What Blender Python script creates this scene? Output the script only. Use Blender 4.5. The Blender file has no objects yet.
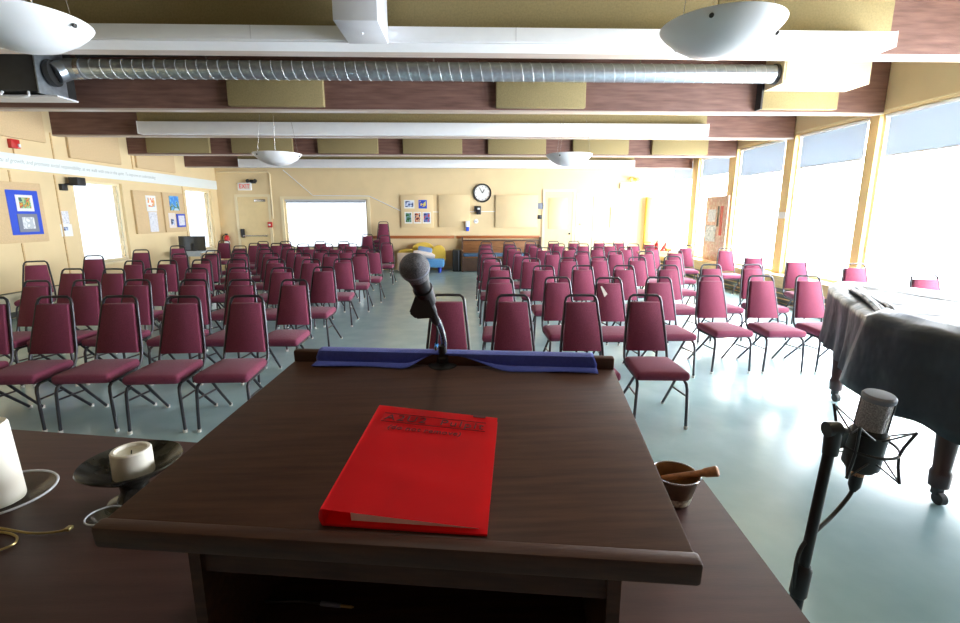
import bpy, bmesh, math, random
from mathutils import Vector, Matrix, noise
random.seed(7)
scene = bpy.context.scene
COL = scene.collection
# ------------------------------------------------------------------ camera
F = 482.0
EYE = Vector((0, 0, 1.55))
PITCH, YAW = math.radians(11.3), math.radians(1.55)
fw = Vector((math.sin(YAW)*math.cos(PITCH), math.cos(YAW)*math.cos(PITCH), -math.sin(PITCH)))
rt = Vector((math.cos(YAW), -math.sin(YAW), 0))
up = rt.cross(fw)
cd = bpy.data.cameras.new('camera'); cam = bpy.data.objects.new('camera', cd); COL.objects.link(cam)
cd.sensor_width = 36; cd.lens = F/960*36; cd.clip_start = 0.05
cam.matrix_world = Matrix(((rt.x, up.x, -fw.x, EYE.x), (rt.y, up.y, -fw.y, EYE.y), (rt.z, up.z, -fw.z, EYE.z), (0, 0, 0, 1)))
scene.camera = cam

def ray(px, py): return fw + rt*((px-480)/F) - up*((py-311.5)/F)
def onZ(px, py, z): d = ray(px, py); return EYE + d*((z-EYE.z)/d.z)
def onY(px, py, y): d = ray(px, py); return EYE + d*(y/d.y)
def onX(px, py, x): d = ray(px, py); return EYE + d*(x/d.x)
def atD(px, py, zc): return EYE + ray(px, py)*zc

WR, WL, WB, WF = 5.75, -6.95, 14.0, -2.4     # wall planes
CEIL = 3.75
# ------------------------------------------------------------------ materials
def mat(name, col, rough=.6, metal=0., var=.0, scale=8., stretch=(1, 1, 1), bump=0., bscale=60., spec=.5, coat=0., sheen=0., trans=0., col2=None, detail=4, bdist=.01):
    m = bpy.data.materials.new(name); m.use_nodes = True
    nt = m.node_tree; b = nt.nodes['Principled BSDF']; L = nt.links
    b.inputs['Base Color'].default_value = (*col, 1); b.inputs['Roughness'].default_value = rough
    b.inputs['Metallic'].default_value = metal; b.inputs['Specular IOR Level'].default_value = spec
    b.inputs['Coat Weight'].default_value = coat; b.inputs['Coat Roughness'].default_value = .15
    b.inputs['Sheen Weight'].default_value = sheen; b.inputs['Transmission Weight'].default_value = trans
    tc = nt.nodes.new('ShaderNodeTexCoord'); mp = nt.nodes.new('ShaderNodeMapping')
    mp.inputs['Scale'].default_value = stretch; L.new(tc.outputs['Object'], mp.inputs['Vector'])
    if var or col2:
        n = nt.nodes.new('ShaderNodeTexNoise'); n.inputs['Scale'].default_value = scale; n.inputs['Detail'].default_value = detail
        L.new(mp.outputs[0], n.inputs['Vector'])
        r = nt.nodes.new('ShaderNodeValToRGB'); r.color_ramp.elements[0].position = .3; r.color_ramp.elements[1].position = .7
        a = col2 if col2 else tuple(max(0, c*(1-var)) for c in col)
        z = col if col2 else tuple(min(1, c*(1+var)) for c in col)
        r.color_ramp.elements[0].color = (*a, 1); r.color_ramp.elements[1].color = (*z, 1)
        L.new(n.outputs['Fac'], r.inputs[0]); L.new(r.outputs[0], b.inputs['Base Color'])
    if bump:
        n = nt.nodes.new('ShaderNodeTexNoise'); n.inputs['Scale'].default_value = bscale; n.inputs['Detail'].default_value = 3
        L.new(mp.outputs[0], n.inputs['Vector'])
        bp = nt.nodes.new('ShaderNodeBump'); bp.inputs['Strength'].default_value = bump; bp.inputs['Distance'].default_value = bdist
        L.new(n.outputs['Fac'], bp.inputs['Height']); L.new(bp.outputs[0], b.inputs['Normal'])
    return m

M = dict(
    wall=mat('cream_wall', (.76, .60, .35), .75, var=.04, scale=2, bump=.08, bscale=30),
    post=mat('cream_post_paint', (.80, .58, .27), .5, var=.05, scale=3),
    floor=mat('teal_vinyl', (.42, .60, .635), .20, var=.10, scale=3.5, bump=.05, bscale=6, col2=(.34, .51, .55), detail=8),
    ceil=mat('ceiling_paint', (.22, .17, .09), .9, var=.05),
    beam=mat('beam_wood', (.215, .112, .088), .6, var=.35, scale=3, stretch=(.8, 8, 8), bump=.3, bscale=30, col2=(.115, .053, .042), detail=8),
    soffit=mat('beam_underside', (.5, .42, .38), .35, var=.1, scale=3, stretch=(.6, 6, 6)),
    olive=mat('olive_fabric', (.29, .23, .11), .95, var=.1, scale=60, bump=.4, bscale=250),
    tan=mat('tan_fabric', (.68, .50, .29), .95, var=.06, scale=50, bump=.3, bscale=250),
    white=mat('white_enamel', (.84, .86, .90), .4, var=.02),
    sheet=mat('white_steel', (.62, .63, .68), .4, var=.03),
    galv=mat('galvanised_steel', (.48, .54, .60), .33, .85, var=.12, scale=20),
    seam=mat('duct_seam', (.7, .74, .78), .4, .2),
    dark=mat('dark_housing', (.025, .025, .025), .6, var=.2),
    fabric=mat('maroon_upholstery', (.215, .044, .086), .85, var=.22, scale=160, bump=.25, bscale=400, sheen=.12, spec=.2),
    frame=mat('gunmetal_tube', (.055, .055, .065), .32, .6, var=.1),
    chrome=mat('worn_chrome', (.6, .6, .62), .25, .95, var=.1),
    rubber=mat('pale_glide', (.75, .74, .7), .5),
    walnut=mat('lectern_walnut', (.075, .033, .020), .5, var=.4, scale=5, stretch=(1.2, 14, 14), bump=.05, bscale=40, col2=(.042, .018, .012), coat=.0, spec=.2, detail=8),
    tablewood=mat('table_veneer', (.085, .036, .030), .42, var=.4, scale=4, stretch=(1, 9, 9), bump=.04, bscale=40, col2=(.055, .022, .020), coat=.0, spec=.35, detail=8),
    red=mat('red_vinyl', (.70, .006, .012), .45, var=.05, scale=10, bump=.1, bscale=9, spec=.25),
    ink=mat('black_ink', (.08, .004, .006), .6),
    paper=mat('white_paper', (.82, .82, .80), .8),
    bluecloth=mat('royal_blue_cloth', (.062, .088, .40), .9, var=.1, scale=120, bump=.3, bscale=300, sheen=.2),
    black=mat('black_plastic', (.018, .018, .02), .42, var=.1),
    blacksatin=mat('black_satin_metal', (.02, .02, .022), .35, .4),
    mesh=mat('steel_mesh', (.10, .10, .115), .45, .5, var=.45, scale=520, bump=.6, bscale=700, detail=1),
    capsule=mat('capsule_mesh', (.42, .38, .40), .4, .7, var=.5, scale=300, bump=.8, bscale=500),
    wax=mat('ivory_wax', (.86, .82, .73), .55, var=.02),
    iron=mat('dark_bronze', (.045, .042, .036), .25, .5, var=.7, scale=26),
    brass=mat('aged_brass', (.55, .42, .18), .3, .9, var=.2),
    bowl=mat('bronze_bowl', (.20, .145, .10), .35, .75, var=.3, scale=25),
    bowlin=mat('bright_bronze', (.24, .125, .05), .35, .7),
    band=mat('pale_etching', (.68, .62, .5), .5, .3, var=.7, scale=90),
    mallet=mat('mallet_wood', (.42, .19, .085), .45, var=.3, scale=8, stretch=(1, 12, 12)),
    cover=mat('quilted_black_cover', (.022, .029, .043), .48, var=.3, scale=4, bump=.55, bscale=3.2, spec=.35, bdist=.06),
    pianowood=mat('piano_mahogany', (.05, .019, .019), .35, var=.3, scale=6),
    railwood=mat('rail_oak', (.42, .13, .035), .5, var=.15, scale=4, stretch=(1, 10, 10)),
    pewwood=mat('pew_oak', (.30, .13, .045), .5, var=.25, scale=4, stretch=(1, 8, 8)),
    pewdark=mat('pew_dark', (.10, .055, .035), .6, var=.2),
    pewcush=mat('pew_blue', (.10, .20, .36), .9, var=.1, scale=80),
    yellow=mat('sofa_yellow', (.85, .58, .09), .9, var=.05, scale=60),
    sky=mat('sofa_blue', (.12, .36, .72), .9, var=.06, scale=60),
    denim=mat('cushion_blue', (.22, .34, .58), .9, var=.08, scale=60),
    beige=mat('beige_card', (.72, .55, .40), .8, var=.03),
    linen=mat('linen', (.78, .70, .66), .9, var=.05, scale=40),
    poster=mat('poster_blue', (.03, .085, .62), .7),
    grey=mat('mount_grey', (.22, .24, .30), .7),
    redpaint=mat('red_paint', (.55, .02, .02), .4),
    orange=mat('orange_card', (.8, .22, .03), .6),
    postyellow=mat('door_yellow', (.80, .50, .06), .45, var=.05),
    door=mat('door_cream', (.80, .62, .33), .45, var=.03),
    heater=mat('heater_enamel', (.62, .56, .40), .5, var=.05),
    heaterdark=mat('heater_grille', (.10, .105, .085), .6),
    bench=mat('ledge_wood', (.62, .42, .20), .45, var=.15, scale=4, stretch=(8, 1, 8)),
    signwhite=mat('sign_white', (.80, .85, .85), .6),
    signink=mat('sign_grey_ink', (.42, .47, .47), .8),
    bluetape=mat('blue_tape', (.03, .25, .65), .5),
    screen=mat('screen_black', (.012, .016, .02), .12, coat=.4),
    tabletop=mat('pale_laminate', (.55, .62, .68), .4),
    cream_trim=mat('cream_trim', (.82, .70, .46), .5),
)

def paint(name, cols, scale=6.):
    """a small picture: several colours laid out by noise"""
    m = bpy.data.materials.new(name); m.use_nodes = True; nt = m.node_tree; b = nt.nodes['Principled BSDF']
    tc = nt.nodes.new('ShaderNodeTexCoord'); n = nt.nodes.new('ShaderNodeTexNoise'); n.inputs['Scale'].default_value = scale; n.inputs['Detail'].default_value = 2
    r = nt.nodes.new('ShaderNodeValToRGB'); r.color_ramp.interpolation = 'CONSTANT'
    nt.links.new(tc.outputs['Object'], n.inputs['Vector']); nt.links.new(n.outputs['Fac'], r.inputs[0]); nt.links.new(r.outputs[0], b.inputs['Base Color'])
    e = r.color_ramp.elements
    for k, c in enumerate(cols):
        pos = 0 if k == 0 else .36+.28*k/len(cols)
        if k < 2: e[k].position = pos; e[k].color = (*c, 1)
        else: x = e.new(pos); x.color = (*c, 1)
    b.inputs['Roughness'].default_value = .6
    return m
PIC = dict(
    garden=paint('garden_colours', [(.10, .25, .08), (.7, .45, .05), (.6, .08, .05), (.15, .4, .2), (.45, .6, .3), (.05, .15, .12)], 9),
    mono=paint('grey_sketch', [(.62, .66, .7), (.74, .77, .8), (.5, .55, .6), (.8, .82, .85), (.42, .46, .52), (.7, .73, .77)], 4),
    lake=paint('lake_colours', [(.05, .25, .7), (.15, .45, .8), (.08, .2, .12), (.5, .7, .85)], 5),
    flower=paint('flower_colours', [(.85, .85, .8), (.8, .2, .1), (.85, .5, .1), (.3, .5, .8)], 9),
    navy=paint('navy_photo', [(.02, .04, .12), (.3, .4, .65), (.7, .75, .85)], 14),
    gold=paint('gold_on_blue', [(.02, .06, .5), (.02, .06, .5), (.75, .6, .08), (.5, .6, .2)], 8),
    green=paint('green_photo', [(.02, .06, .03), (.05, .2, .08), (.2, .3, .4)], 12),
    fire=paint('warm_photo', [(.02, .01, .03), (.5, .08, .02), (.7, .5, .3), (.02, .02, .1)], 11),
    night=paint('night_photo', [(.02, .03, .1), (.1, .2, .55), (.5, .06, .04)], 11),
    brick=paint('pink_brick', [(.66, .36, .30), (.75, .5, .42), (.6, .42, .3), (.8, .62, .55)], 14),
    note=paint('printed_note', [(.8, .8, .85), (.75, .76, .84), (.5, .5, .58), (.82, .82, .86)], 30),
)
# fabrics that let daylight through, and glass
def blind_mat():
    m = bpy.data.materials.new('blind_fabric'); m.use_nodes = True; nt = m.node_tree; nt.nodes.clear()
    o = nt.nodes.new('ShaderNodeOutputMaterial'); d = nt.nodes.new('ShaderNodeBsdfDiffuse'); t = nt.nodes.new('ShaderNodeBsdfTranslucent'); x = nt.nodes.new('ShaderNodeMixShader')
    d.inputs[0].default_value = (.6, .66, .72, 1); t.inputs[0].default_value = (.24, .262, .29, 1); x.inputs[0].default_value = .5
    nt.links.new(d.outputs[0], x.inputs[1]); nt.links.new(t.outputs[0], x.inputs[2]); nt.links.new(x.outputs[0], o.inputs[0]); return m
def glass_mat(name='window_glass', tint=(1, 1, 1)):
    m = bpy.data.materials.new(name); m.use_nodes = True; nt = m.node_tree; nt.nodes.clear()
    o = nt.nodes.new('ShaderNodeOutputMaterial'); g = nt.nodes.new('ShaderNodeBsdfGlossy'); t = nt.nodes.new('ShaderNodeBsdfTransparent'); x = nt.nodes.new('ShaderNodeMixShader'); f = nt.nodes.new('ShaderNodeValue')
    f.outputs[0].default_value = .05; g.inputs['Roughness'].default_value = .02; t.inputs[0].default_value = (*tint, 1)
    nt.links.new(f.outputs[0], x.inputs[0]); nt.links.new(t.outputs[0], x.inputs[1]); nt.links.new(g.outputs[0], x.inputs[2]); nt.links.new(x.outputs[0], o.inputs[0]); return m
M['blind'] = blind_mat(); M['glass'] = glass_mat(); M['dimmed_glass'] = glass_mat('dimmed_glass', (.24, .245, .25)); M['clear'] = glass_mat('clear_glass', (.86, .9, .88))  # left and back panes carry an added grey tint to weaken daylight
def emit(name, col, s):
    m = bpy.data.materials.new(name); m.use_nodes = True; b = m.node_tree.nodes['Principled BSDF']
    b.inputs['Base Color'].default_value = (*col, 1); b.inputs['Emission Color'].default_value = (*col, 1); b.inputs['Emission Strength'].default_value = s; return m
M['exitface'] = emit('exit_face', (.7, .66, .6), .02); M['exitred'] = emit('exit_red', (.75, .02, .02), .05)

# ------------------------------------------------------------------ mesh helpers
def BM(): return bmesh.new()
def box(bm, x0, x1, y0, y1, z0, z1, bev=0., mtx=None, seg=2):
    r = bmesh.ops.create_cube(bm, size=1)
    vs = r['verts']
    for v in vs:
        v.co = Vector(((x0+x1)/2+v.co.x*(x1-x0), (y0+y1)/2+v.co.y*(y1-y0), (z0+z1)/2+v.co.z*(z1-z0)))
    if bev:
        es = list({e for v in vs for e in v.link_edges})
        rr = bmesh.ops.bevel(bm, geom=es, offset=bev, segments=seg, affect='EDGES', profile=.5)
        vs = list({v for f in rr['faces'] for v in f.verts} | {v for v in vs if v.is_valid})
        if mtx is not None:
            seen = set(); st = list(vs)
            while st:
                v = st.pop()
                if v in seen: continue
                seen.add(v); st += [e.other_vert(v) for e in v.link_edges]
            vs = list(seen)
    if mtx is not None:
        for v in vs: v.co = mtx @ v.co
    return bm
def tube(bm, pts, r, n=8, closed=False, caps=True, ry=None):
    pts = [Vector(p) for p in pts]; N = len(pts); rings = []
    rad = r if isinstance(r, (list, tuple)) else [r]*N
    prev = None
    for i, p in enumerate(pts):
        a = pts[(i-1) % N] if (i > 0 or closed) else p
        b = pts[(i+1) % N] if (i < N-1 or closed) else p
        t = (b-a).normalized()
        if prev is None:
            ref = Vector((0, 0, 1)) if abs(t.z) < .9 else Vector((1, 0, 0))
            u = t.cross(ref).normalized()
        else:
            u = (prev - t*prev.dot(t)).normalized()
        prev = u; w = t.cross(u)
        rings.append([bm.verts.new(p + (u*math.cos(2*math.pi*k/n) + w*math.sin(2*math.pi*k/n))*rad[i]) for k in range(n)])
    for i in range(N if closed else N-1):
        A, B = rings[i], rings[(i+1) % N]
        for k in range(n): bm.faces.new((A[k], A[(k+1) % n], B[(k+1) % n], B[k]))
    if caps and not closed:
        bm.faces.new(rings[0][::-1]); bm.faces.new(rings[-1])
    return bm
def smooth_path(pts, n=6):
    """Catmull-Rom through pts"""
    P = [Vector(p) for p in pts]; P = [P[0]*2-P[1]] + P + [P[-1]*2-P[-2]]; out = []
    for i in range(1, len(P)-2):
        for k in range(n):
            t = k/n; a, b, c, d = P[i-1:i+3]
            out.append(.5*((2*b)+(-a+c)*t+(2*a-5*b+4*c-d)*t*t+(-a+3*b-3*c+d)*t**3))
    out.append(P[-2]); return out
def lathe(bm, prof, n=32, c=(0, 0, 0), mtx=None):
    """prof: (r, z); r=0 makes a pole"""
    rings = []
    for r, z in prof:
        if r < 1e-6: rings.append([bm.verts.new((c[0], c[1], c[2]+z))])
        else: rings.append([bm.verts.new((c[0]+r*math.cos(2*math.pi*k/n), c[1]+r*math.sin(2*math.pi*k/n), c[2]+z)) for k in range(n)])
    for A, B in zip(rings, rings[1:]):
        for k in range(n):
            a, b = A[k % len(A)], A[(k+1) % n % len(A)]; d, e = B[k % len(B)], B[(k+1) % n % len(B)]
            f = [a, b, e, d]; g = []
            for v in f:
                if v not in g: g.append(v)
            if len(g) > 2: bm.faces.new(g)
    if mtx is not None:
        for R in rings:
            for v in R: v.co = mtx @ v.co
    return bm
def prism(bm, poly, z0, z1, mtx=None):
    a = [bm.verts.new((x, y, z0)) for x, y in poly]; b = [bm.verts.new((x, y, z1)) for x, y in poly]; n = len(poly)
    bm.faces.new(a[::-1]); bm.faces.new(b)
    for i in range(n): bm.faces.new((a[i], a[(i+1) % n], b[(i+1) % n], b[i]))
    if mtx is not None:
        for v in a+b: v.co = mtx @ v.co
    return bm
def hexa(bm, A, B):
    """solid between two quads of points"""
    a = [bm.verts.new(p) for p in A]; b = [bm.verts.new(p) for p in B]
    bm.faces.new(a[::-1]); bm.faces.new(b)
    for i in range(4): bm.faces.new((a[i], a[(i+1) % 4], b[(i+1) % 4], b[i]))
    return bm
ROOT = {}
def part(name, bm, m, parent=None, sharp=.6):
    bmesh.ops.recalc_face_normals(bm, faces=bm.faces)
    me = bpy.data.meshes.new(name)
    p = parent; W = Matrix.Identity(4)
    while p is not None:
        if p in ROOT: W = ROOT[p]; break
        p = p.parent
    bm.transform(W.inverted()); bm.to_mesh(me); bm.free()
    me.materials.append(M[m] if isinstance(m, str) else m)
    me.shade_smooth(); me.set_sharp_from_angle(angle=sharp)
    o = bpy.data.objects.new(name, me); COL.objects.link(o)
    if parent is not None: o.parent = parent
    return o
def tag(o, label, cat, group=None):
    o['label'] = label; o['category'] = cat
    if group: o['group'] = group
    return o
def thing(name, label, cat, loc=(0, 0, 0), rz=0., group=None):
    o = bpy.data.objects.new(name, None); COL.objects.link(o); o.location = loc; o.rotation_euler = (0, 0, rz)
    o.empty_display_size = .1
    ROOT[o] = Matrix.Translation(Vector(loc)) @ Matrix.Rotation(rz, 4, 'Z')
    return tag(o, label, cat, group)
def single(name, bm, m, label, cat, group=None): return tag(part(name, bm, m), label, cat, group)
def struct(name, bm, m, parent=None):
    o = part(name, bm, m, parent)
    if parent is None: o['kind'] = 'structure'
    return o
def bx(x0, x1, y0, y1, z0, z1, bev=0., mtx=None): return box(BM(), x0, x1, y0, y1, z0, z1, bev, mtx)
def text_bm(s, size, mtx, shear=0., depth=.0004, align='LEFT', width=1., space=1.):
    c = bpy.data.curves.new('lettering', 'FONT'); c.body = s; c.size = size; c.shear = shear; c.extrude = depth; c.align_x = align; c.align_y = 'CENTER'
    c.space_character = space; c.resolution_u = 3
    o = bpy.data.objects.new('lettering', c); COL.objects.link(o)
    dg = bpy.context.evaluated_depsgraph_get(); dg.update()
    me = bpy.data.meshes.new_from_object(o.evaluated_get(dg))
    bm = BM(); bm.from_mesh(me); bpy.data.meshes.remove(me); bpy.data.objects.remove(o); bpy.data.curves.remove(c)
    if width != 1.:
        for v in bm.verts: v.co.x *= width
    bm.transform(mtx); return bm
def frame_mtx(o, ex, ey):
    ex = Vector(ex).normalized(); ey = Vector(ey); ey = (ey - ex*ey.dot(ex)).normalized(); ez = ex.cross(ey)
    return Matrix(((ex.x, ey.x, ez.x, o[0]), (ex.y, ey.y, ez.y, o[1]), (ex.z, ey.z, ez.z, o[2]), (0, 0, 0, 1)))
WORDS = 'first second third fourth fifth sixth seventh eighth ninth tenth'.split()
# ------------------------------------------------------------------ the room
struct('floor', bx(WL-.3, WR+.5, WF-.2, WB+.2, -.1, 0), 'floor')
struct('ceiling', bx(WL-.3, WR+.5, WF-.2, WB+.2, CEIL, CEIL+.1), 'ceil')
struct('wall_front', bx(WL-.3, WR+.5, WF-.15, WF, 0, CEIL), 'pewdark')
# right wall: a row of bays between posts
SILL, HEAD = .50, 2.87
posts = [(.66, .84), (1.42, 1.60), (3.26, 3.44), (5.10, 5.28), (6.93, 7.10), (8.68, 8.92), (10.52, 10.80), (12.24, 12.54)]
b = BM(); box(b, WR, WR+.2, WF, posts[0][0], 0, CEIL); box(b, WR, WR+.2, posts[0][0], WB, 0, SILL); box(b, WR, WR+.2, posts[0][0], WB, HEAD+.05, CEIL)
struct('wall_right', b, 'wall')
for i, (y0, y1) in enumerate(posts):
    struct('trim_%d' % (i+1), bx(WR-.015, WR+.2, y0, y1, SILL, HEAD+.05, .008), 'post')
bays = [(posts[i][1], posts[i+1][0] if i+1 < len(posts) else WB-.02) for i in range(len(posts))]
def window_x(idx, x, sgn, y0, y1, z0, z1, fr=.045, sill=True):
    """window in a wall of constant x; sgn points outside"""
    b = BM(); xa, xb = sorted((x+sgn*.055, x+sgn*.10))
    box(b, xa, xb, y0, y0+fr, z0, z1); box(b, xa, xb, y1-fr, y1, z0, z1)
    box(b, xa, xb, y0+fr, y1-fr, z0, z0+fr); box(b, xa, xb, y0+fr, y1-fr, z1-fr, z1)
    o = struct('window_%d' % idx, b, 'cream_trim')
    xg = x+sgn*.08
    part('pane', bx(xg-.003, xg+.003, y0+fr, y1-fr, z0+fr, z1-fr), 'glass' if sgn > 0 else 'dimmed_glass', o)
    return o
def portal(x, y, z, sx, sy, rot):
    l = bpy.data.lights.new('window_daylight_portal', 'AREA'); l.shape = 'RECTANGLE'; l.size = sx; l.size_y = sy; l.cycles.is_portal = True
    o = bpy.data.objects.new('window_daylight_portal', l); o.location = (x, y, z); o.rotation_euler = rot; COL.objects.link(o)
nw = 0
for k, (y0, y1) in enumerate(bays):
    nw += 1; window_x(nw, WR, 1, y0, y1, SILL, HEAD+.05)
    portal(WR+.22, (y0+y1)/2, (SILL+HEAD)/2, HEAD-SILL, y1-y0, (0, math.pi/2, 0))
# roller blinds half way up in the bays the photograph shows
drop = {4: 2.36, 5: 2.36, 6: 2.48, 7: 2.48}
drop[3] = 2.36
for k in (3, 4, 5, 6, 7):
    y0, y1 = bays[k]; z0 = drop[k]
    lab = ['', 'pale blue roller blind in the near window, cut off by the frame, above the piano',
           'pale blue roller blind in the second window bay from the camera',
           'pale blue roller blind between the white-notice post and the pink poster board',
           'pale blue roller blind right above the pink poster board',
           'small pale roller blind in the last window bay at the far corner'][k-2]
    t = thing('roller_blind', lab, 'blind', (WR+.05, (y0+y1)/2, z0), 0, 'roller blinds on the window wall')
    part('fabric', bx(WR+.048, WR+.051, y0+.1, y1-.1, z0, HEAD+.02), 'blind', t)
    part('roller', tube(BM(), [(WR+.045, y0+.05, HEAD+.02), (WR+.045, y1-.05, HEAD+.02)], .025, 12), 'white', t)
    part('hem_bar', bx(WR+.042, WR+.057, y0+.1, y1-.1, z0-.02, z0+.005, .003), 'white', t)
# recessed panels above the heads
for k, (y0, y1) in enumerate(bays[3:7]):
    b = BM(); t_ = .012
    zt = CEIL-.1
    box(b, WR-t_, WR, y0-.02, y1+.02, HEAD+.08, HEAD+.10); box(b, WR-t_, WR, y0+.16, y0+.18, HEAD+.1, zt)
    struct('trim_%d' % (20+k), b, 'cream_trim')
# long radiator bench under the windows
t = thing('radiator_bench', 'long low radiator cabinet with wooden ledge under the window wall', 'radiator', (WR-.15, 8, 0))
part('ledge', bx(WR-.24, WR-.002, 1, WB-.02, .46, .50, .006), 'bench', t)
part('cabinet', bx(WR-.20, WR-.002, 1, WB-.02, .02, .46), 'bench', t)
part('grille', bx(WR-.212, WR-.198, 1.05, WB-.07, .04, .28), 'heaterdark', t)
for zz in (.11, .20):
    part('rail', tube(BM(), [(WR-.225, 1.05, zz), (WR-.225, WB-.07, zz)], .012, 6), 'bench', t)

# left wall
lw = [(8.98, 10.22, .66, 2.17), (12.45, 13.68, .66, 2.2)]
b = BM(); ycur = WF
for (y0, y1, z0, z1) in lw:
    box(b, WL-.2, WL, ycur, y0, 0, CEIL); box(b, WL-.2, WL, y0, y1, 0, z0); box(b, WL-.2, WL, y0, y1, z1, CEIL); ycur = y1
box(b, WL-.2, WL, ycur, WB, 0, CEIL)
struct('wall_left', b, 'wall')
for (y0, y1, z0, z1) in lw:
    nw += 1; o = window_x(nw, WL, -1, y0, y1, z0, z1)
    part('window_sill', bx(WL-.07, WL+.06, y0-.05, y1+.05, z0-.035, z0), 'cream_trim', o)
    portal(WL-.22, (y0+y1)/2, (z0+z1)/2, z1-z0, y1-y0, (0, -math.pi/2, 0))
for i, (y0, y1) in enumerate(((8.72, 8.98), (10.22, 10.42), (12.25, 12.45))):
    pass
for i, (yy, z0, z1) in enumerate(((8.60, .45, 2.22), (7.78, .45, 1.12), (7.78, 2.05, 2.22), (8.66, 2.46, 2.9), (10.62, 2.5, 2.9), (12.33, .45, 2.25))):
    struct('trim_%d' % (30+i), bx(WL, WL+.012, yy-.012, yy+.012, z0, z1), 'bench')
struct('baseboard_left', bx(WL, WL+.015, WF, 6.9, 0, .1), 'cream_trim')

# back wall
bw = (-5.14, -2.80, .62, 1.995)
b = BM(); box(b, WL-.2, bw[0], WB, WB+.2, 0, CEIL); box(b, bw[1], WR+.2, WB, WB+.2, 0, CEIL)
box(b, bw[0], bw[1], WB, WB+.2, 0, bw[2]); box(b, bw[0], bw[1], WB, WB+.2, bw[3], CEIL)
struct('wall_back', b, 'wall')
nw += 1
b = BM(); x0, x1, z0, z1 = bw; fr = .05
for (p, q, r, s) in ((x0, x0+fr, z0, z1), (x1-fr, x1, z0, z1), (x0+fr, x1-fr, z0, z0+fr), (x0+fr, x1-fr, z1-fr, z1)): box(b, p, q, WB+.05, WB+.11, r, s)
o = struct('window_%d' % nw, b, 'cream_trim')
part('pane', bx(x0+fr, x1-fr, WB+.077, WB+.083, z0+fr, z1-fr), 'dimmed_glass', o)
part('window_frame', box(box(box(BM(), x0-.08, x1+.08, WB-.02, WB, z1, z1+.07), x0-.08, x0, WB-.02, WB, z0, z1), x1, x1+.08, WB-.02, WB, z0, z1), 'cream_trim', o)
part('window_sill', bx(x0-.08, x1+.08, WB-.06, WB+.05, z0-.04, z0), 'cream_trim', o)
portal((x0+x1)/2, WB+.22, (z0+z1)/2, x1-x0, z1-z0, (-math.pi/2, 0, 0))
t = thing('roller_blind', 'rolled-up white shade along the top of the back wall window', 'blind', ((x0+x1)/2, WB+.02, z1-.05))
part('roller', tube(BM(), [(x0+.04, WB+.02, z1-.035), (x1-.04, WB+.02, z1-.035)], .022, 10), 'sheet', t)
part('fabric', bx(x0+.06, x1-.06, WB+.035, WB+.038, z1-.10, z1-.04), 'blind', t)
struct('baseboard_back', bx(WL, WR, WB-.012, WB, 0, .09), 'cream_trim')

# doors in the back wall
def back_door(n, x0, x1, zt, bar=False):
    b = BM(); box(b, x0-.07, x0, WB-.03, WB, 0, zt+.07); box(b, x1, x1+.07, WB-.03, WB, 0, zt+.07); box(b, x0, x1, WB-.03, WB, zt, zt+.07)
    d = struct('door_%d' % n, b, 'cream_trim')
    part('door_leaf', bx(x0+.005, x1-.005, WB-.018, WB, .01, zt-.005), 'door', d)
    return d
d = back_door(1, -6.40, -5.56, 2.05)
pb = part('panic_bar', tube(BM(), [(-6.30, WB-.08, .98), (-5.66, WB-.08, .98)], .017, 8), 'chrome', d)
part('latch_case', bx(-6.36, -6.27, WB-.09, WB-.015, .93, 1.17, .01), 'dark', d)
part('bar_bracket', bx(-5.68, -5.63, WB-.09, WB-.015, .955, 1.005, .005), 'chrome', d)
part('door_closer', bx(-5.92, -5.62, WB-.07, WB-.015, 1.92, 1.985, .006), 'chrome', d)
d = back_door(2, 2.23, 3.03, 2.2)
part('raised_panel', bx(2.33, 2.86, WB-.03, WB-.017, 1.16, 2.03, .004), 'door', d)
part('door_knob', lathe(BM(), [(0, .05), (.022, .045), (.03, .03), (.022, .012), (.012, .008), (.012, 0)], 12, mtx=Matrix.Translation((2.95, WB-.018, 1.03)) @ Matrix.Rotation(math.pi/2, 4, 'X')), 'dark', d)
d = back_door(3, 3.19, 3.62, 2.08)
part('door_knob', lathe(BM(), [(0, .05), (.022, .045), (.03, .03), (.022, .012), (.012, .008), (.012, 0)], 12, mtx=Matrix.Translation((3.25, WB-.018, 1.3)) @ Matrix.Rotation(math.pi/2, 4, 'X')), 'brass', d)
# an open door leaf at the right of the back wall, seen almost edge on
p0 = onY(645.6, 225, WB-.2); p1 = onY(652.6, 225, WB-.2)
t = thing('yellow_post', 'narrow bright yellow post at the far corner of the back wall', 'post', ((p0.x+p1.x)/2, WB-.12, 0))
part('shaft', bx(p0.x, p1.x, WB-.2, WB-.05, .06, 2.05, .006), 'postyellow', t)
part('foot_plate', bx(p0.x-.03, p1.x+.03, WB-.23, WB-.02, 0, .06, .006), 'postyellow', t)

# ------------------------------------------------------------------ ceiling beams with their panels and lights
beams = [(5.04, 3.10, .21), (6.87, 2.912, .14), (8.71, 2.857, .14), (10.54, 2.765, .14), (12.56, 2.71, .14)]
for i, (y, z, th) in enumerate(beams):
    o = struct('ceiling_beam', bx(WL, WR-.02, y, y+th, z+(.02 if i else .005), CEIL), 'beam')
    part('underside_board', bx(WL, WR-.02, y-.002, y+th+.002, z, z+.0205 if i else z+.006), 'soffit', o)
AFTER = {1: 'duct', 2: 'long light', 3: 'fourth', 4: 'last'}
def panel(px0, px1, py0, py1, ib, label, th=.06, pnl='olive', grp=None, zlow=None, zhigh=None):
    y = beams[ib][0]
    a = onY(px0, py1, y-th); c = onY(px1, py0, y-th)
    z0 = zlow if zlow is not None else a.z; z1 = zhigh if zhigh is not None else c.z
    return single('acoustic_panel', bx(a.x, c.x, y-th, y-.002, z0, z1, .012), pnl, label, 'acoustic panel', grp)
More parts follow.
